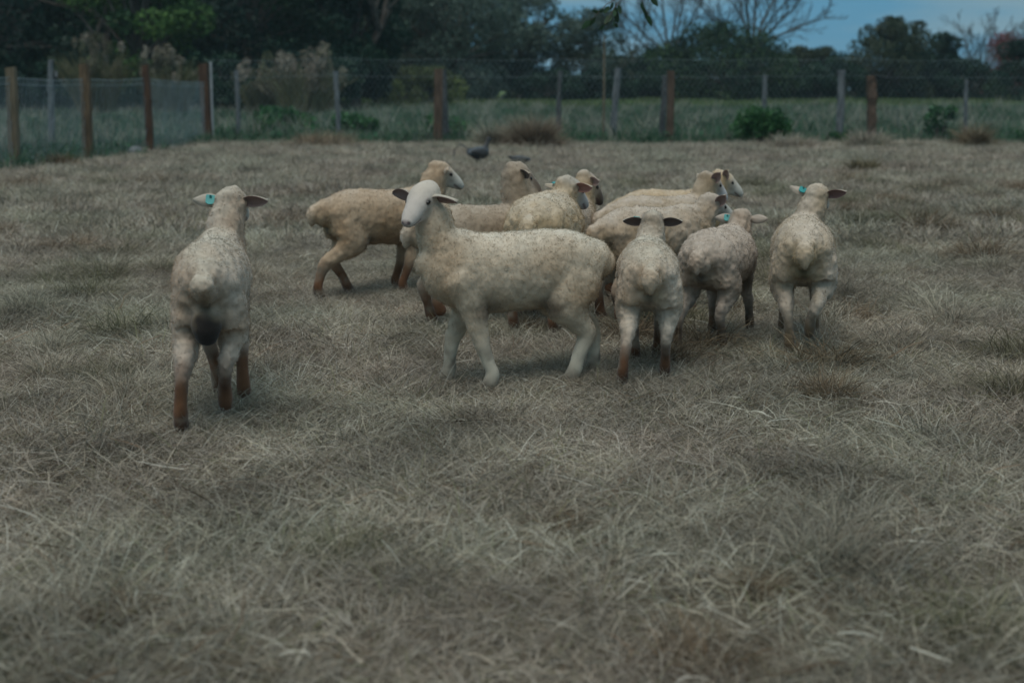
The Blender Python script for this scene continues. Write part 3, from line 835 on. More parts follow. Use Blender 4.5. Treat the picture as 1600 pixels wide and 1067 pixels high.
cv, cf, cc = leaf_cloud(r, [(0, 0, 5.6), (1.6, 1, 5.6), (-1.8, 1, 5.9), (0.5, -1, 6.4), (-3.2, -0.3, 4.9), (-4.6, -0.6, 4.7), (2.6, 1.6, 6)], [1.3, 1.2, 1.2, 1.1, 0.8, 0.6, 1.0], 5000, 0.08, MID)
link(new_mesh_obj("crown", cv, cf, m_leaf, st, False, cc))
LV = []; LF = []; LC = []
for s, e in ends_:
    for j in range(6):
        t = 0.25 + 0.75 * j / 5; p = s + (e - s) * t
        a = (e - s) / np.linalg.norm(e - s) + r.normal(0, 0.55, 3); a[2] -= 0.5; a /= np.linalg.norm(a)
        b = np.cross(a, r.normal(0, 1, 3) * [0.3, 1, 0.3]); b /= np.linalg.norm(b)
        ln = r.uniform(0.07, 0.11); wd = ln * 0.24
        nrm = np.cross(a, b) * 0.006
        o = len(LV)
        LV += [p, p + a * ln * .3 + b * wd, p + a * ln * .65 + b * wd * .8, p + a * ln, p + a * ln * .65 - b * wd * .8, p + a * ln * .3 - b * wd, p + a * ln * .5 + nrm]
        LF += [(o, o + 1, o + 6), (o + 1, o + 2, o + 6), (o + 2, o + 3, o + 6), (o + 3, o + 4, o + 6), (o + 4, o + 5, o + 6), (o + 5, o, o + 6)]
        LC += [np.array((0.03, 0.065, 0.03)) * r.uniform(0.8, 1.3)] * 7
link(new_mesh_obj("twig_leaves", np.array(LV), np.array(LF), m_leaf, st, True, np.array(LC)))

# ------------------------------------------------------------------ sheep
def catmull(P, R, k=4):
    P = np.array(P, float); R = np.array(R, float)
    if R.ndim == 1: R = np.stack([R, R], 1)
    n = len(P); outP = []; outR = []
    for i in range(n - 1):
        p0, p1, p2, p3 = P[max(i - 1, 0)], P[i], P[i + 1], P[min(i + 2, n - 1)]
        r0, r1, r2, r3 = R[max(i - 1, 0)], R[i], R[i + 1], R[min(i + 2, n - 1)]
        for j in range(k):
            t = j / k
            def c(a, b, c_, d): return 0.5 * (2 * b + (c_ - a) * t + (2 * a - 5 * b + 4 * c_ - d) * t * t + (3 * b - a - 3 * c_ + d) * t ** 3)
            outP.append(c(p0, p1, p2, p3)); outR.append(np.maximum(c(r0, r1, r2, r3), 0.004))
    outP.append(P[-1]); outR.append(R[-1])
    return np.array(outP), np.array(outR)

def limb_mesh(P, R, side=(0, 1, 0), n=16, k=4):
    """closed tapered limb; R rows = (half width along `side`, half depth)"""
    P, R = catmull(P, R, k)
    # rounded caps
    def cap(p, t, r):
        return [(p + t * r.min() * math.sin(a), r * math.cos(a)) for a in (math.radians(30), math.radians(58), math.radians(80))]
    t0 = P[0] - P[1]; t0 /= np.linalg.norm(t0); t1 = P[-1] - P[-2]; t1 /= np.linalg.norm(t1)
    c0 = cap(P[0], t0, R[0])[::-1]; c1 = cap(P[-1], t1, R[-1])
    P = np.concatenate([[c[0] for c in c0], P, [c[0] for c in c1]]); R = np.concatenate([[c[1] for c in c0], R, [c[1] for c in c1]])
    side = np.array(side, float); V = []; F = []
    for i in range(len(P)):
        t = P[min(i + 1, len(P) - 1)] - P[max(i - 1, 0)]; t /= np.linalg.norm(t)
        u = side - side.dot(t) * t; u /= np.linalg.norm(u); v = np.cross(t, u)
        for j in range(n):
            a = 2 * math.pi * j / n
            V.append(P[i] + u * math.cos(a) * R[i][0] + v * math.sin(a) * R[i][1])
    for i in range(len(P) - 1):
        for j in range(n):
            a = i * n + j; b = i * n + (j + 1) % n; F.append((a, b, b + n, a + n))
    F.append(tuple(range(n))[::-1]); F.append(tuple(range((len(P) - 1) * n, len(P) * n)))
    return V, F

def seg_dist(p, a, b, ra, rb):
    a = np.array(a, float); b = np.array(b, float); d = b - a
    t = np.clip(((p - a) @ d) / max(d @ d, 1e-9), 0, 1)
    return np.linalg.norm(p - (a + t[:, None] * d), axis=1) - (ra + (rb - ra) * t)

m_wool = attr_mat("sheep_skin_wool", 0.95, noise_scale=28, noise_amt=0.06, bump=0.10, bump_scale=60, spec=0.1, sheen=0.15)
m_fleece = attr_mat("fleece_fibre", 0.95, noise_scale=22, noise_amt=0.06, spec=0.05, transl=0.40)
m_tag = plain_mat("teal_ear_tag", (0.03, 0.26, 0.26), (0.06, 0.34, 0.33), 30, rough=0.4, bump=0)
m_eye, _nt, _b = mat_new("sheep_eye"); _b.inputs['Base Color'].default_value = (0.012, 0.010, 0.008, 1); _b.inputs['Roughness'].default_value = 0.15

WHITE = (0.60, 0.56, 0.46); CREAM = (0.55, 0.46, 0.32); TAN = (0.44, 0.32, 0.19); GREYW = (0.42, 0.40, 0.34)
FACEW = (0.50, 0.48, 0.42); RUST = (0.145, 0.072, 0.038); DKB = (0.06, 0.045, 0.035); HOOF = (0.03, 0.028, 0.026)
PINK = (0.27, 0.18, 0.155)

HOOVES = []
def sheep(seed, px, dist, heading, label, scale=1.0, fat=1.0, poll=(0.40, 0, 0.86), head_h=0.0, head_p=38, feet=None,
          wool=CREAM, top=WHITE, flank=TAN, face=FACEW, shin=RUST, shin_from=0.24, ear=PINK, fibres=22000, tag_on=True, rump=(0.30, 0.24, 0.12), rump_amt=0.6,
          udder=False, tail=True, ear_droop=(0.0, 0.0), voxel=0.0085, roach=0.0, dark_head=None, lump=0.55, ear_tilt=(0.9, 0.9), deep=0.91, neck=0.86, headwool=0.9, fine=False, tail_len=1.0, hs=0.90, zoff=0.022, thigh=0.92):
    dist -= 0.12
    fibres = int(fibres * 0.4)
    rr = np.random.default_rng(seed)
    feet = feet or {}
    if dist > 7.85: voxel = 0.0105
    meshes = []; prims = []      # prims: a, b, ra, rb, colour, wool amount
    def add(P, R, side=(0, 1, 0), col=None, wl_=1.0, n=16, k=4, colfn=None):
        meshes.append(limb_mesh(P, R, side, n, k))
        PP, RR = catmull(P, R, 2)
        for i in range(len(PP) - 1):
            mid = (PP[i] + PP[i + 1]) / 2
            c, wv = (colfn(mid) if colfn else (col, wl_))
            prims.append((PP[i], PP[i + 1], RR[i].mean(), RR[i + 1].mean(), np.array(c, float), wv))
    # trunk
    T = [(-0.405, .515, .06, .08), (-0.375, .525, .106, .115), (-0.31, .520, .142, .158), (-0.20, .512, .160, .190), (-0.05, .500, .170, .200),
         (0.10, .497, .163, .200), (0.22, .505, .145, .195), (0.31, .52, .118, .170), (0.375, .54, .085, .125), (0.41, .55, .05, .07)]
    P = [(x, 0, z + zoff + roach * math.sin(math.pi * (x + .4) / .8)) for x, z, w, h in T]; R = [(w * fat, h * deep) for x, z, w, h in T]
    meshes.append(limb_mesh(P, R, (0, 1, 0), 28, 3))
    for i in range(len(P) - 1):
        for dz in (-1, 0, 1):
            a = np.array(P[i]) + [0, 0, dz * (R[i][1] - R[i][0]) * 0.9]; b = np.array(P[i + 1]) + [0, 0, dz * (R[i + 1][1] - R[i + 1][0]) * 0.9]
            prims.append((a, b, R[i][0], R[i + 1][0], np.array(wool), 1.0))
    # neck
    poll = np.array(poll, float)
    yaw = math.radians(head_h); pit = math.radians(head_p)
    hf = np.array([math.cos(yaw) * math.cos(pit), math.sin(yaw) * math.cos(pit), -math.sin(pit)])
    hl = np.array([-math.sin(yaw), math.cos(yaw), 0.0]); hu = np.cross(hf, hl)
    nb = np.array([0.24, 0, 0.575]); ne = poll - hf * 0.0 - hu * 0.055
    m1 = nb * 0.62 + ne * 0.38 + np.array([0.045, 0, -0.01]); m2 = nb * 0.28 + ne * 0.72 + np.array([0.015, 0, 0])
    add([nb, m1, m2, ne], [(.115, .145), (.100 * neck, .125 * neck), (.088 * neck, .104 * neck), (.078 * neck, .086 * neck)], (0, 1, 0), wool, 1.0)
    # head
    H = lambda s, u, l=0.0: poll + (hf * s + hu * u + hl * l) * hs
    addh = lambda P_, R_, *a_, **k_: add(P_, [(q[0] * hs, q[1] * hs) for q in R_], *a_, **k_)
    wc = np.array(wool) * 0.5 + np.array(top) * 0.5
    fw = np.array(dark_head if dark_head else wc)
    face = np.array(face)
    addh([H(-0.035, -0.035), H(0.01, -0.028), H(0.055, -0.030)], [(.062, .060), (.073, .067), (.068, .062)], hl, fw, headwool)
    addh([H(0.04, -0.034), H(0.085, -0.036), H(0.13, -0.040), H(0.172, -0.046), H(0.198, -0.052)], [(.065, .060), (.061, .057), (.050, .049), (.045, .042), (.037, .032)], hl, face, 0.0)
    addh([H(0.045, -0.075), H(0.10, -0.082), H(0.155, -0.080), H(0.186, -0.076)], [(.048, .034), (.040, .029), (.030, .020), (.022, .014)], hl, face, 0.0)
    for sgn in (1, -1):   # brow
        addh([H(0.040, -0.003, 0.046 * sgn), H(0.070, -0.010, 0.051 * sgn)], [(.018, .016), (.014, .013)], hl, face * 0.9, 0.0, 8, 2)
    # legs
    shin = np.array(shin)
    def legcol(mid):
        z = mid[2]
        if z < 0.046: return HOOF, 0.0
        t = np.clip((shin_from - z) / 0.05, 0, 1)
        return np.array(wool) * (1 - t) + shin * t, float(np.clip((z - 0.18) / 0.08, 0, 1)) * 0.9 + 0.12
    for name_, sx in (("fl", 1), ("fr", -1)):
        dx, dy, lift, bend = feet.get(name_, (0, 0, 0, 0))
        y = 0.088 * sx * fat
        pts = [(.265, y * .9, .50), (.215, y * 1.0, .37)]
        for x0, z0, w in ((.236, .225, .55), (.236, .13, .85), (.232, .082, 0.97), (.252, .030, 1.0)):
            pts.append((x0 + dx * w + bend * (0.9 if z0 > .2 else (0.25 if z0 > .1 else -0.4)), y + dy * w, z0 + lift * w + (0.25 * abs(bend) if z0 > .2 else 0)))
        add(pts, [(.070, .095), (.045, .060), (.031, .038), (.0245, .028), (.028, .032), (.029, .036)], (0, 1, 0), None, colfn=legcol, k=4)
    for name_, sx in (("hl", 1), ("hr", -1)):
        dx, dy, lift, bend = feet.get(name_, (0, 0, 0, 0))
        y = 0.092 * sx * fat
        pts = [(-.25, y * .8, .50), (-.225 + dx * .1, y * 1.08, .385), (-.275 + dx * .25, y * 1.05 + dy * .2, .31 + lift * .2)]
        for x0, z0, w in ((-.345, .238, .5), (-.335, .14, .85), (-.328, .082, 0.97), (-.305, .030, 1.0)):
            pts.append((x0 + dx * w - bend * (0.3 if z0 > .2 else (-0.25 if z0 > .1 else -0.5)), y + dy * w, z0 + lift * w * (0.8 if z0 > .2 else 1)))
        add(pts, [(.096 * thigh, .138 * thigh), (.082 * thigh, .116), (.050, .064), (.031, .044), (.0255, .032), (.029, .034), (.029, .038)], (0, 1, 0), None, colfn=legcol, k=4)
    if tail:
        add([(-.40, 0, .61), (-.455, 0.0, .585), (-.475, 0.0, .58 - .045 * tail_len), (-.472, 0, .58 - .105 * tail_len)], [(.030, .026), (.040, .034), (.042, .036), (.016, .014)], (0, 1, 0), np.array(top) * 1.05, 1.0, 12, 3)
    if udder:
        # bare dark udder seen between the thighs
        add([(-.33, 0, .45), (-.365, 0, .405), (-.365, 0, .375)], [(.050, .055), (.058, .058), (.046, .042)], (0, 1, 0), (0.022, 0.02, 0.02), 0.1, 14, 3)
    # join, voxel remesh to one continuous skin
    V = []; F = []
    for v, f in meshes:
        o = len(V); V.extend(v); F.extend([tuple(i + o for i in q) for q in f])
    tmp = new_mesh_obj("tmp", np.array(V), F); COL.objects.link(tmp)
    md = tmp.modifiers.new("r", 'REMESH'); md.mode = 'VOXEL'; md.voxel_size = voxel; md.adaptivity = 0
    ms = tmp.modifiers.new("s", 'SMOOTH'); ms.factor = 0.5; ms.iterations = 5
    dg = bpy.context.evaluated_depsgraph_get(); ev = tmp.evaluated_get(dg); me = ev.to_mesh()
    nV = len(me.vertices); co = np.empty(nV * 3, np.float32); me.vertices.foreach_get("co", co); co = co.reshape(-1, 3).astype(float)
    nrm = np.empty(nV * 3, np.float32); me.vertices.foreach_get("normal", nrm); nrm = nrm.reshape(-1, 3).astype(float)
    nF = len(me.polygons); li = np.empty(nF * 4, np.int32)
    me.loops.foreach_get("vertex_index", li); quads = li.reshape(-1, 4).astype(np.int64)
    ev.to_mesh_clear(); bpy.data.objects.remove(tmp, do_unlink=True)
    # colours + wool amount by distance to each bone
    ds = np.stack([seg_dist(co, *p[:4]) for p in prims], 1)
    w = np.exp(-(ds - ds.min(1, keepdims=True)) / 0.011); w /= w.sum(1, keepdims=True)
    col = w @ np.array([p[4] for p in prims]); wl2 = w @ np.array([p[5] for p in prims])
    n1 = vnoise(co + seed, 9, 1); n2 = vnoise(co + seed, 22, 2); n3 = vnoise(co + seed, 4.5, 4)
    body = np.clip((co[:, 2] - 0.30) / 0.08, 0, 1) * wl2
    def mixc(c, amt):
        nonlocal col
        amt = np.clip(amt, 0, 1)[:, None]; col = col * (1 - amt) + np.array(c) * amt
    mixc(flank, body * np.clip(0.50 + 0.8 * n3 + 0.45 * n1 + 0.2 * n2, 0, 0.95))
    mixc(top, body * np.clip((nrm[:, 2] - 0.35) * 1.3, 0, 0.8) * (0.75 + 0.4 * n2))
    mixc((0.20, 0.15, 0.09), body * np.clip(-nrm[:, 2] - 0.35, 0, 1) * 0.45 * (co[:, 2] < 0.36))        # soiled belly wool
    rd = np.linalg.norm((co - [-.41, 0, .44]) / [0.09, 0.10, 0.12], axis=1)
    mixc(rump, rump_amt * np.clip(1.35 - rd, 0, 1) * (0.75 + 0.5 * n2))
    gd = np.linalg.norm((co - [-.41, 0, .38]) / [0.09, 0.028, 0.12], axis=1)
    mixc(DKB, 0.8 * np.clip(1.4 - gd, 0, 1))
    for sx in (1, -1):     # soiled wool plus painted-in shade at the armpit and groin
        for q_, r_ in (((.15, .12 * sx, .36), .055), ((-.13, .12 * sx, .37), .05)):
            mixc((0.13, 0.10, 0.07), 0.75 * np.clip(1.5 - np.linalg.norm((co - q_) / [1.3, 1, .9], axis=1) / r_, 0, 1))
    pn = vnoise(co * [1.7, 1.7, 0.45] + seed, 15, 6) + 0.25 * n2
    mixc((0.22, 0.16, 0.10), body * 0.28 * np.clip(1 - np.abs(pn) / 0.11, 0, 1))      # partings where the dirty underwool shows
    if udder:
        mixc((0.028, 0.024, 0.022), np.clip((1.35 - np.linalg.norm((co - [-.385, 0, .395]) / [1, 1, 1.15], axis=1) / 0.060) * 2.2 + 1.1 * n2 + 0.5 * n1, 0, 1) * 0.95)
        wl2 = wl2 * (1 - np.clip(1.7 - np.linalg.norm(co - [-.385, 0, .395], axis=1) / 0.052, 0, 1))
    # face marks: nose, nostrils, mouth, inner eye corner
    def mark(pt, r_, c, a=1.0):
        mixc(c, a * np.clip(1.6 - np.linalg.norm(co - pt, axis=1) / (r_ * hs), 0, 1))
    for s in (1, -1):
        mark(H(0.10, -0.05, 0.05 * s), 0.022, (0.36, 0.30, 0.24), 0.35)
        mark(H(0.221, -0.044, 0.017 * s), 0.0085, (0.045, 0.03, 0.035), 0.9)
        mark(H(0.074, -0.020, 0.060 * s), 0.015, (0.12, 0.09, 0.075), 0.75)
        for q in range(5): mark(H(0.212 - 0.016 * q, -0.0735, (0.012 + 0.007 * q) * s), 0.0080, (0.10, 0.05, 0.05), 0.9)
    mark(H(0.228, -0.045), 0.016, (0.22, 0.13, 0.14), 0.55)
    mottle = np.clip(vnoise(co + seed * 3, 19, 8) + 0.5 * vnoise(co, 45, 9) - 0.15, 0, 1) * (1 - wl2)
    mixc((0.20, 0.17, 0.13), mottle * 1.3 * (co[:, 2] > 0.04) * (co[:, 2] < 0.35))
    col = col * (1 - 0.12 * np.clip(wl2, 0, 1))[:, None] * (1 + 0.10 * vnoise(co, 38, 61) * wl2)[:, None]
    col = col * (1 + (0.45 * n2 + 0.25 * n1)[:, None] * (1 - wl2)[:, None] * (co[:, 2] < 0.34)[:, None])
    # woolly relief
    relief = (0.25 + lump) * (0.0065 * vnoise(co, 30, 21) + 0.004 * vnoise(co, 62, 22) + 0.007 * vnoise(co * [1, 1, 0.5], 11, 23))
    amt = np.clip(wl2, 0, 1)
    co = co + nrm * (relief * amt)[:, None]
    # ears: cupped leaf forms welded to the skull
    EV = []; EF = []; EC = []
    ear_frames = []
    for s in (1, -1):
        root_ = H(0.012, -0.020, 0.058 * s)
        dr = ear_droop[0 if s > 0 else 1]
        out = hl * s * math.cos(dr) + np.array([0, 0, -math.sin(dr)]) + hf * -0.18 + hu * 0.05; out /= np.linalg.norm(out)
        fwd = hf - hf.dot(out) * out; fwd /= np.linalg.norm(fwd); fwd = fwd * 0.5 + np.array([0, 0, ear_tilt[0 if s > 0 else 1]]); fwd -= fwd.dot(out) * out; fwd /= np.linalg.norm(fwd)
        thick = np.cross(out, fwd); 
        if thick[2] < 0: thick = -thick     # back of the ear faces up/back
        LE = 0.112; n = 8; m = 7
        rings = []
        for layer, off in ((0, 0.004), (1, -0.004)):
            for i in range(n + 1):
                t = i / n; wdt = 0.032 * (math.sin(math.pi * min(1.0, 0.12 + 0.88 * t)) ** 0.75) * (1 - 0.15 * t) + 0.003
                for j in range(m):
                    q = (j / (m - 1) - 0.5) * 2
                    cup = 0.020 * (q * q) * (1 - t * 0.5)
                    p = root_ + out * LE * t + fwd * (q * wdt) - thick * (cup) + thick * off * (1 - abs(q) ** 4 * 0.8) + np.array([0, 0, -0.012 * t * t])
                    EV.append(p)
                    EC.append(np.array(wc) * (0.72 + 0.12 * math.sin(7 * q + 5 * t)) if layer == 0 else np.array(ear) * (1.0 if abs(q) < 0.8 else 1.6))
        base = len(EV) - 2 * (n + 1) * m
        for layer in (0, 1):
            for i in range(n):
                for j in range(m - 1):
                    a = base + layer * (n + 1) * m + i * m + j
                    q4 = (a, a + 1, a + m + 1, a + m)
                    EF.append(q4 if layer == 0 else q4[::-1])
        for i in range(n):
            for j in (0, m - 1):
                a = base + i * m + j; b = a + (n + 1) * m
                EF.append((a, a + m, b + m, b))
        for j in range(m - 1):
            a = base + n * m + j; b = a + (n + 1) * m; EF.append((a, a + 1, b + 1, b))
        ear_frames.append((root_, out, fwd, thick))
    allV = np.concatenate([co, np.array(EV)]); allC = np.concatenate([col, np.array(EC)])
    allF = np.concatenate([quads, np.array(EF) + nV])
    pos = at(px, dist, 0.0)
    root = empty("sheep", pos, math.radians(heading)); root.scale = (scale,) * 3
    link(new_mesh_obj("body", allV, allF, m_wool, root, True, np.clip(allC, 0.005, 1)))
    # fleece fibres
    area_p = co[quads]; e1 = area_p[:, 1] - area_p[:, 0]; e2 = area_p[:, 3] - area_p[:, 0]
    ar = np.linalg.norm(np.cross(e1, e2), axis=1) * np.clip(amt[quads].mean(1), 0.14, 1)
    fi = rr.choice(len(quads), fibres, p=ar / ar.sum())
    u = rr.random((fibres, 1)); vv_ = rr.random((fibres, 1))
    P0 = area_p[fi, 0] * (1 - u) * (1 - vv_) + area_p[fi, 1] * u * (1 - vv_) + area_p[fi, 2] * u * vv_ + area_p[fi, 3] * (1 - u) * vv_
    N0 = nrm[quads[fi, 0]]; C0 = col[quads[fi]].mean(1); A0 = amt[quads[fi]].mean(1)
    cs = 62 if fine else 45
    cl = np.stack([vnoise(P0, cs, 51), vnoise(P0, cs, 52), vnoise(P0, cs, 53)], 1)
    dirn = N0 * 0.55 + cl * (0.22 + 0.45 * lump) + np.array([-0.15, 0, -0.38]) + rr.normal(0, 0.40 if fine else 0.28, (fibres, 3))
    dirn /= np.linalg.norm(dirn, axis=1)[:, None]
    dd = dirn - np.minimum((dirn * N0).sum(1), 0.12)[:, None] * N0 + 0.12 * N0; dd /= np.linalg.norm(dd, axis=1)[:, None]
    Lf = rr.uniform(0.006, 0.017, (fibres, 1)) * (0.62 if fine else 0.8) * (0.35 + 0.65 * A0[:, None])
    sd = np.cross(dd, N0 + rr.normal(0, 0.3, (fibres, 3))); sd /= np.linalg.norm(sd, axis=1)[:, None]
    wd = rr.uniform(0.0006, 0.0012, (fibres, 1)) * (0.75 if fine else 1.0)
    c1 = P0 - N0 * 0.002; c2 = P0 + dd * Lf * 0.55 + N0 * 0.0015; c3 = c2 + (dd + cl * 0.5 + [0, 0, -0.25]) * Lf * 0.5
    FV = np.stack([c1 - sd * wd, c1 + sd * wd, c2 - sd * wd, c2 + sd * wd, c3], 1).reshape(-1, 3)
    b = np.arange(fibres)[:, None] * 5
    tri = np.concatenate([b + [0, 1, 3], b + [0, 3, 4]], 0)
    FC = np.repeat(C0 * rr.uniform(0.96, 1.08, (fibres, 1)), 5, 0)
    fo = link(new_mesh_obj("fleece", FV, tri, m_fleece, root, False, np.clip(FC, 0.005, 1))); fo['kind'] = 'stuff'
    # eyes
    for s in (1, -1):
        c = H(0.074, -0.022, 0.0575 * s); ev_ = []; ef = []
        for i in range(7):
            th = math.pi * i / 6
            for j in range(10):
                ph = 2 * math.pi * j / 10
                ev_.append(c + hf * 0.0145 * math.cos(th) + (hl * s * 0.010 * math.cos(ph) + hu * 0.0095 * math.sin(ph)) * math.sin(th))
        for i in range(6):
            for j in range(10):
                a = i * 10 + j; bb = i * 10 + (j + 1) % 10; ef.append((a, bb, bb + 10, a + 10))
        link(new_mesh_obj("eye", np.array(ev_), np.array(ef), m_eye, root, True))
    if tag_on:
        root_, out, fwd, thick = ear_frames[0]
        c = root_ + out * 0.036 + thick * 0.008; u_ = out; v_ = fwd if fwd[2] < 0 else -fwd; t_ = thick
        bx = []
        for k in (0, 1):
            o_ = c + t_ * (0.004 * k)
            for a, b_ in ((-.018, -.010), (.018, -.010), (.020, 0.0), (.018, .028), (.005, .035), (-.011, .033), (-.018, .025)):
                bx.append(o_ + u_ * a + v_ * b_)
        nn = 7; fs = [tuple(range(nn))[::-1], tuple(range(nn, 2 * nn))] + [(i, (i + 1) % nn, (i + 1) % nn + nn, i + nn) for i in range(nn)]
        to = link(new_mesh_obj("ear_tag", np.array(bx), fs, m_tag, root))
        hv, hf_ = tube([c + t_ * 0.003, c + t_ * 0.010], [0.006, 0.005], 8)
        link(new_mesh_obj("stud", hv, hf_, m_tag, to))
    ca, sa = math.cos(math.radians(heading)), math.sin(math.radians(heading))
    for nm, bx_, by_ in (('fl', .25, .09), ('fr', .25, -.09), ('hl', -.31, .09), ('hr', -.31, -.09)):
        f_ = feet.get(nm, (0, 0, 0, 0)); lx, ly = (bx_ + f_[0]) * scale, (by_ + f_[1]) * scale
        for q in range(4):
            HOOVES.append((pos.x + lx * ca - ly * sa + rr.normal(0, .05), pos.y + lx * sa + ly * ca + rr.normal(0, .05)))
    tag(root, label, "sheep", "flock of sheep in the dry field")
    return root

# feet: (dx forward, dy left, lift, bend)
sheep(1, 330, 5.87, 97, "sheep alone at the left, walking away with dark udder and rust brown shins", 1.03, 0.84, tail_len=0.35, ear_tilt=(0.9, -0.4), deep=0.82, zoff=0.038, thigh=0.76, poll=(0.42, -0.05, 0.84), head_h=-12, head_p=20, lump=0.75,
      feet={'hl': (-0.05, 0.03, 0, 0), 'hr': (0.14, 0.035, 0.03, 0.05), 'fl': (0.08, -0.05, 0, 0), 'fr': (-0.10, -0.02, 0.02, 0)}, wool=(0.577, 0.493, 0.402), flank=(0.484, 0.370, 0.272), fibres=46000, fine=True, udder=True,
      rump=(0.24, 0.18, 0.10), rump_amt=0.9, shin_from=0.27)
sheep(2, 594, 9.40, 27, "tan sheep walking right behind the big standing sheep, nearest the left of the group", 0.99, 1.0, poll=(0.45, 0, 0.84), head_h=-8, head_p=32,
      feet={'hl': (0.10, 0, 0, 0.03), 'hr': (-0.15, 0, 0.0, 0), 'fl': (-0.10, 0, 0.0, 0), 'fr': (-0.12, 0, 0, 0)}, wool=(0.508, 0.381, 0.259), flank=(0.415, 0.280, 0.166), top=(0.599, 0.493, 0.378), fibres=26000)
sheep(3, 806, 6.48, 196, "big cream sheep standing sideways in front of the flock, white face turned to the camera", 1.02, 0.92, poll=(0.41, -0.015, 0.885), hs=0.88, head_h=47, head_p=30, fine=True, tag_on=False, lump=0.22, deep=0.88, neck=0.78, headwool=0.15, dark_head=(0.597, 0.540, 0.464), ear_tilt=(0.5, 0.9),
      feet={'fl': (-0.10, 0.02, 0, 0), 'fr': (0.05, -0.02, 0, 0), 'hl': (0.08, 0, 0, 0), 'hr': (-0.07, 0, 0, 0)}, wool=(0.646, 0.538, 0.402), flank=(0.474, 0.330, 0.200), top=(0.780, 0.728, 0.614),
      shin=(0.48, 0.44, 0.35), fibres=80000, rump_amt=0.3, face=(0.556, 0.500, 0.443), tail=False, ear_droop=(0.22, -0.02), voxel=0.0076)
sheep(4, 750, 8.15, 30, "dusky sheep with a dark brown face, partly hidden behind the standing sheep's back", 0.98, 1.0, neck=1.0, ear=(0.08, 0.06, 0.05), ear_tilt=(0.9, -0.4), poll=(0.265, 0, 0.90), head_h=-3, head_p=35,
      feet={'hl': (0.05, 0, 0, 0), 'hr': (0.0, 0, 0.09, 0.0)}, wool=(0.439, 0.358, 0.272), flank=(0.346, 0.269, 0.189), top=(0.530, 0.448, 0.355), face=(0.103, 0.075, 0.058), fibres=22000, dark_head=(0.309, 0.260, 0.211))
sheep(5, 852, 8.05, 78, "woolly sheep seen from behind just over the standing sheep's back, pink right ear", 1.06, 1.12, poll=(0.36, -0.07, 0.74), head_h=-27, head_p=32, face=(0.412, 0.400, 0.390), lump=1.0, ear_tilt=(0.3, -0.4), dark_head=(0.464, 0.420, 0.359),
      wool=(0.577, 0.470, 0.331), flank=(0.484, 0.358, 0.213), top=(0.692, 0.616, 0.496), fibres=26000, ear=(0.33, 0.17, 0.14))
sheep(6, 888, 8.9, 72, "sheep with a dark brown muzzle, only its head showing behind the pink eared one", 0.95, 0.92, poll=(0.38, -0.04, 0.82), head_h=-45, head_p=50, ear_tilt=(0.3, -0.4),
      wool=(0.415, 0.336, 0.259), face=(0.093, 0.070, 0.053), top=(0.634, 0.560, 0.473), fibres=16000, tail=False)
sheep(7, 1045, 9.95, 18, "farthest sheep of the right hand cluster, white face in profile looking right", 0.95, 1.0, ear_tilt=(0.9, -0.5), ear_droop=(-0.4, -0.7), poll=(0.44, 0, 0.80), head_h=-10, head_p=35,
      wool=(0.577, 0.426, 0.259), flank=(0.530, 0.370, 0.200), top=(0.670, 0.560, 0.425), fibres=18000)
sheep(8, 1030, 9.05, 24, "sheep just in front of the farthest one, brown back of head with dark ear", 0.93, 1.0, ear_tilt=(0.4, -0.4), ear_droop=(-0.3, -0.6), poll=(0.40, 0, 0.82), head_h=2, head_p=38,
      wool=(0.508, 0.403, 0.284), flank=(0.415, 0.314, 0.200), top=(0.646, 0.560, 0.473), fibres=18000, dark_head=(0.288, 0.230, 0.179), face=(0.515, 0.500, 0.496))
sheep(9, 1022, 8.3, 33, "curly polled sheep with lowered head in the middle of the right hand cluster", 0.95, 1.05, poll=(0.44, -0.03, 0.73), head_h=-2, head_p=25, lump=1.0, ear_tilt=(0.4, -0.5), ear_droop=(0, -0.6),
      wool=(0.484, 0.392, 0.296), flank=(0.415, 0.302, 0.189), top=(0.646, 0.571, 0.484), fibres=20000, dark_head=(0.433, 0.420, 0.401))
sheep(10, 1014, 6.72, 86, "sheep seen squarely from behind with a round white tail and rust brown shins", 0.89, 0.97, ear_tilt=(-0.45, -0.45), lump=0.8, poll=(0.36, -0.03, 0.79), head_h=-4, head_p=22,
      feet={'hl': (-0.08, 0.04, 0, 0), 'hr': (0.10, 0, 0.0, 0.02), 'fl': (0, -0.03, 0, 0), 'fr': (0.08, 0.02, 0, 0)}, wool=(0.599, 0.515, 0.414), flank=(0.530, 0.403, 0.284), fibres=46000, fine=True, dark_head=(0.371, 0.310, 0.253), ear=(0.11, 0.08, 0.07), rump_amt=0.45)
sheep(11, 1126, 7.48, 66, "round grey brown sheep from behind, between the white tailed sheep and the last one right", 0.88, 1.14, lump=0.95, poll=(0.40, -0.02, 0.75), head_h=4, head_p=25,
      feet={'hl': (-0.05, 0.03, 0, 0), 'hr': (0.10, 0.02, 0, 0.03), 'fr': (0.12, 0, 0.04, 0)}, wool=(0.461, 0.381, 0.308), flank=(0.439, 0.336, 0.248), top=(0.623, 0.538, 0.450), fibres=40000, fine=True, rump_amt=0.4, shin=(0.10, 0.06, 0.035), tail=True)
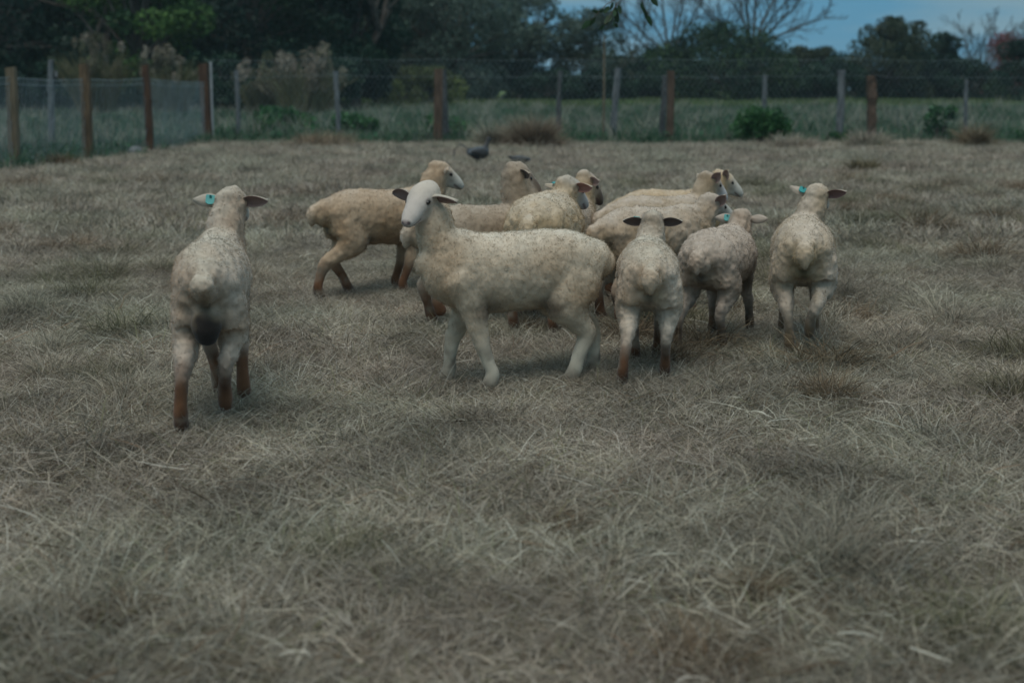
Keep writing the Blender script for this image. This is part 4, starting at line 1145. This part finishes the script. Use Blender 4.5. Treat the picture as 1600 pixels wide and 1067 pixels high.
sheep(12, 1256, 7.42, 80, "last sheep on the right, walking away alone with soiled yellow rump wool", 0.97, 0.98, lump=0.8, ear_tilt=(0.5, -0.4), ear_droop=(-0.35, -0.15), poll=(0.36, -0.08, 0.82), head_h=-14, head_p=20,
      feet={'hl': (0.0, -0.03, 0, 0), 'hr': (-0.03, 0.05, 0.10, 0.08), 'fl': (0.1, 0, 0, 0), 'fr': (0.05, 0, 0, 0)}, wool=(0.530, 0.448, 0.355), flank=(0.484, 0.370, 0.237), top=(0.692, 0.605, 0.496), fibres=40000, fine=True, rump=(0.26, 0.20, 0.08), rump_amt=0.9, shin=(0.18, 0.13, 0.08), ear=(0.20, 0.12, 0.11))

# grass standing round the hooves
P = np.array(HOOVES); zz = ground_z(P[:, 0], P[:, 1])
tag(scatter("grass_tussocks", c_near, np.column_stack([P, zz]), rg.random(len(P)) * 6.28, rg.uniform(0.55, 0.8, len(P)), rg.integers(0, 8, len(P)), m_dry), kind='stuff')

# ------------------------------------------------------------------ birds in the grass
m_bird = attr_mat("bird_feathers", 0.5, noise_scale=40, noise_amt=0.3, bump=0.4, bump_scale=60, spec=0.4)
def bird(px, dist, heading, label, sc_=1.0, crouch=False):
    meshes = []
    z = 0.10 if crouch else 0.17
    meshes.append(limb_mesh([(-.24, 0, z + .02), (-.12, 0, z + .03), (0, 0, z + .02), (.12, 0, z + .03), (.17, 0, z + .06)], [(.015, .012), (.07, .06), (.10, .085), (.08, .075), (.04, .04)]))
    nk = [(.13, 0, z + .06), (.19, 0, z + .14), (.22, 0, z + .20)] if not crouch else [(.13, 0, z + .04), (.18, 0, z + .07), (.21, 0, z + .08)]
    meshes.append(limb_mesh(nk, [(.04, .045), (.028, .03), (.03, .032)]))
    e = nk[-1]
    meshes.append(limb_mesh([(e[0], 0, e[2]), (e[0] + .05, 0, e[2] - .005), (e[0] + .09, 0, e[2] - .02)], [(.03, .03), (.018, .012), (.012, .006)]))
    V = []; F = []
    for v, f in meshes:
        o = len(V); V.extend(v); F.extend([tuple(i + o for i in q) for q in f])
    tmp = new_mesh_obj("tmp", np.array(V), F); COL.objects.link(tmp)
    md = tmp.modifiers.new("r", 'REMESH'); md.mode = 'VOXEL'; md.voxel_size = 0.009
    ms = tmp.modifiers.new("s", 'SMOOTH'); ms.factor = 0.5; ms.iterations = 3
    dg = bpy.context.evaluated_depsgraph_get(); me = bpy.data.meshes.new_from_object(tmp.evaluated_get(dg))
    bpy.data.objects.remove(tmp, do_unlink=True)
    co = np.array([v.co[:] for v in me.vertices]); fs = np.array([p.vertices[:] for p in me.polygons])
    c = np.full((len(co), 3), 0.02) + np.clip(vnoise(co, 25, 3), 0, 1)[:, None] * [0.05, 0.06, 0.07]
    c[(co[:, 0] < 0.05)] += [0.03, 0.04, 0.05]
    c[co[:, 0] > e[0] + .045] = (0.10, 0.07, 0.04)
    root = empty("bird", at(px, dist), math.radians(heading)); root.scale = (sc_,) * 3
    link(new_mesh_obj("body", co, fs, m_bird, root, True, c))
    for s in (1, -1):
        v, f = limb_mesh([(-.20, s * .045, z + .05), (-.08, s * .088, z + .045), (.06, s * .090, z + .03), (.12, s * .06, z + .04)], [(.008, .015), (.016, .045), (.018, .05), (.01, .02)])
        link(new_mesh_obj("wing", np.array(v), f, m_bird, root, True, np.full((len(v), 3), 0.06)))
        v, f = tube([(0, s * .03, z), (0.01, s * .03, z / 2), (0, s * .03, 0), (.05, s * .03, 0.0)], [.010, .008, .008, .005], 6)
        link(new_mesh_obj("leg", v, f, m_bird, root, True, np.full((len(v), 3), 0.05)))
    tag(root, label, "bird")
bird(748, 25.2, 55, "dark grey bird with a black raised head standing in the grass beyond the flock", 1.35)
bird(812, 25.0, 160, "small dark bird crouching low in the grass right of the taller dark bird", 0.85, True)
tw = empty("bent_twig", at(722, 26.4)); tag(tw, "thin dark curved twig in the grass left of the dark birds", "twig")
v, f = tube([(-.16, 0, 0), (-.13, 0, .22), (-.02, 0, .33), (.12, 0, .24), (.24, .02, .08)], [.012, .014, .016, .014, .01], 6)
link(new_mesh_obj("stem", v, f, w_greydark, tw, True))
# pale stone and plastic scrap by the left fence
sb, sf = limb_mesh([(-.12, 0, .05), (0, 0, .08), (.12, 0, .06)], [(.06, .05), (.13, .12), (.05, .04)])
so = link(new_mesh_obj("stone", np.array(sb) + np.random.default_rng(2).normal(0, .008, (len(sb), 3)), sf, plain_mat("pale_stone", (0.20, 0.21, 0.24), (0.30, 0.31, 0.33), 12), None, True))
so.location = at(217, 29.0); tag(so, "pale bluish grey stone at the foot of the left netting", "stone")

# ------------------------------------------------------------------ haze
if HAZE:
    x0, x1, y0, y1, z0, z1 = -420, 420, -120, 650, -1.6, 26
    hv = [(x, y, z) for z in (z0, z1) for y in (y0, y1) for x in (x0, x1)]
    hf2 = [(0, 2, 3, 1), (4, 5, 7, 6), (0, 1, 5, 4), (2, 6, 7, 3), (0, 4, 6, 2), (1, 3, 7, 5)]
    m = bpy.data.materials.new("haze_air"); m.use_nodes = True; nt = m.node_tree
    for n_ in list(nt.nodes):
        if n_.type != 'OUTPUT_MATERIAL': nt.nodes.remove(n_)
    pv = nt.nodes.new("ShaderNodeVolumePrincipled"); pv.inputs['Density'].default_value = 0.0004
    pv.inputs['Color'].default_value = (0.65, 0.88, 0.95, 1)
    nt.links.new(pv.outputs[0], nt.nodes["Material Output"].inputs['Volume'])
    o = link(new_mesh_obj("haze", np.array(hv), hf2, m)); tag(o, kind='stuff')
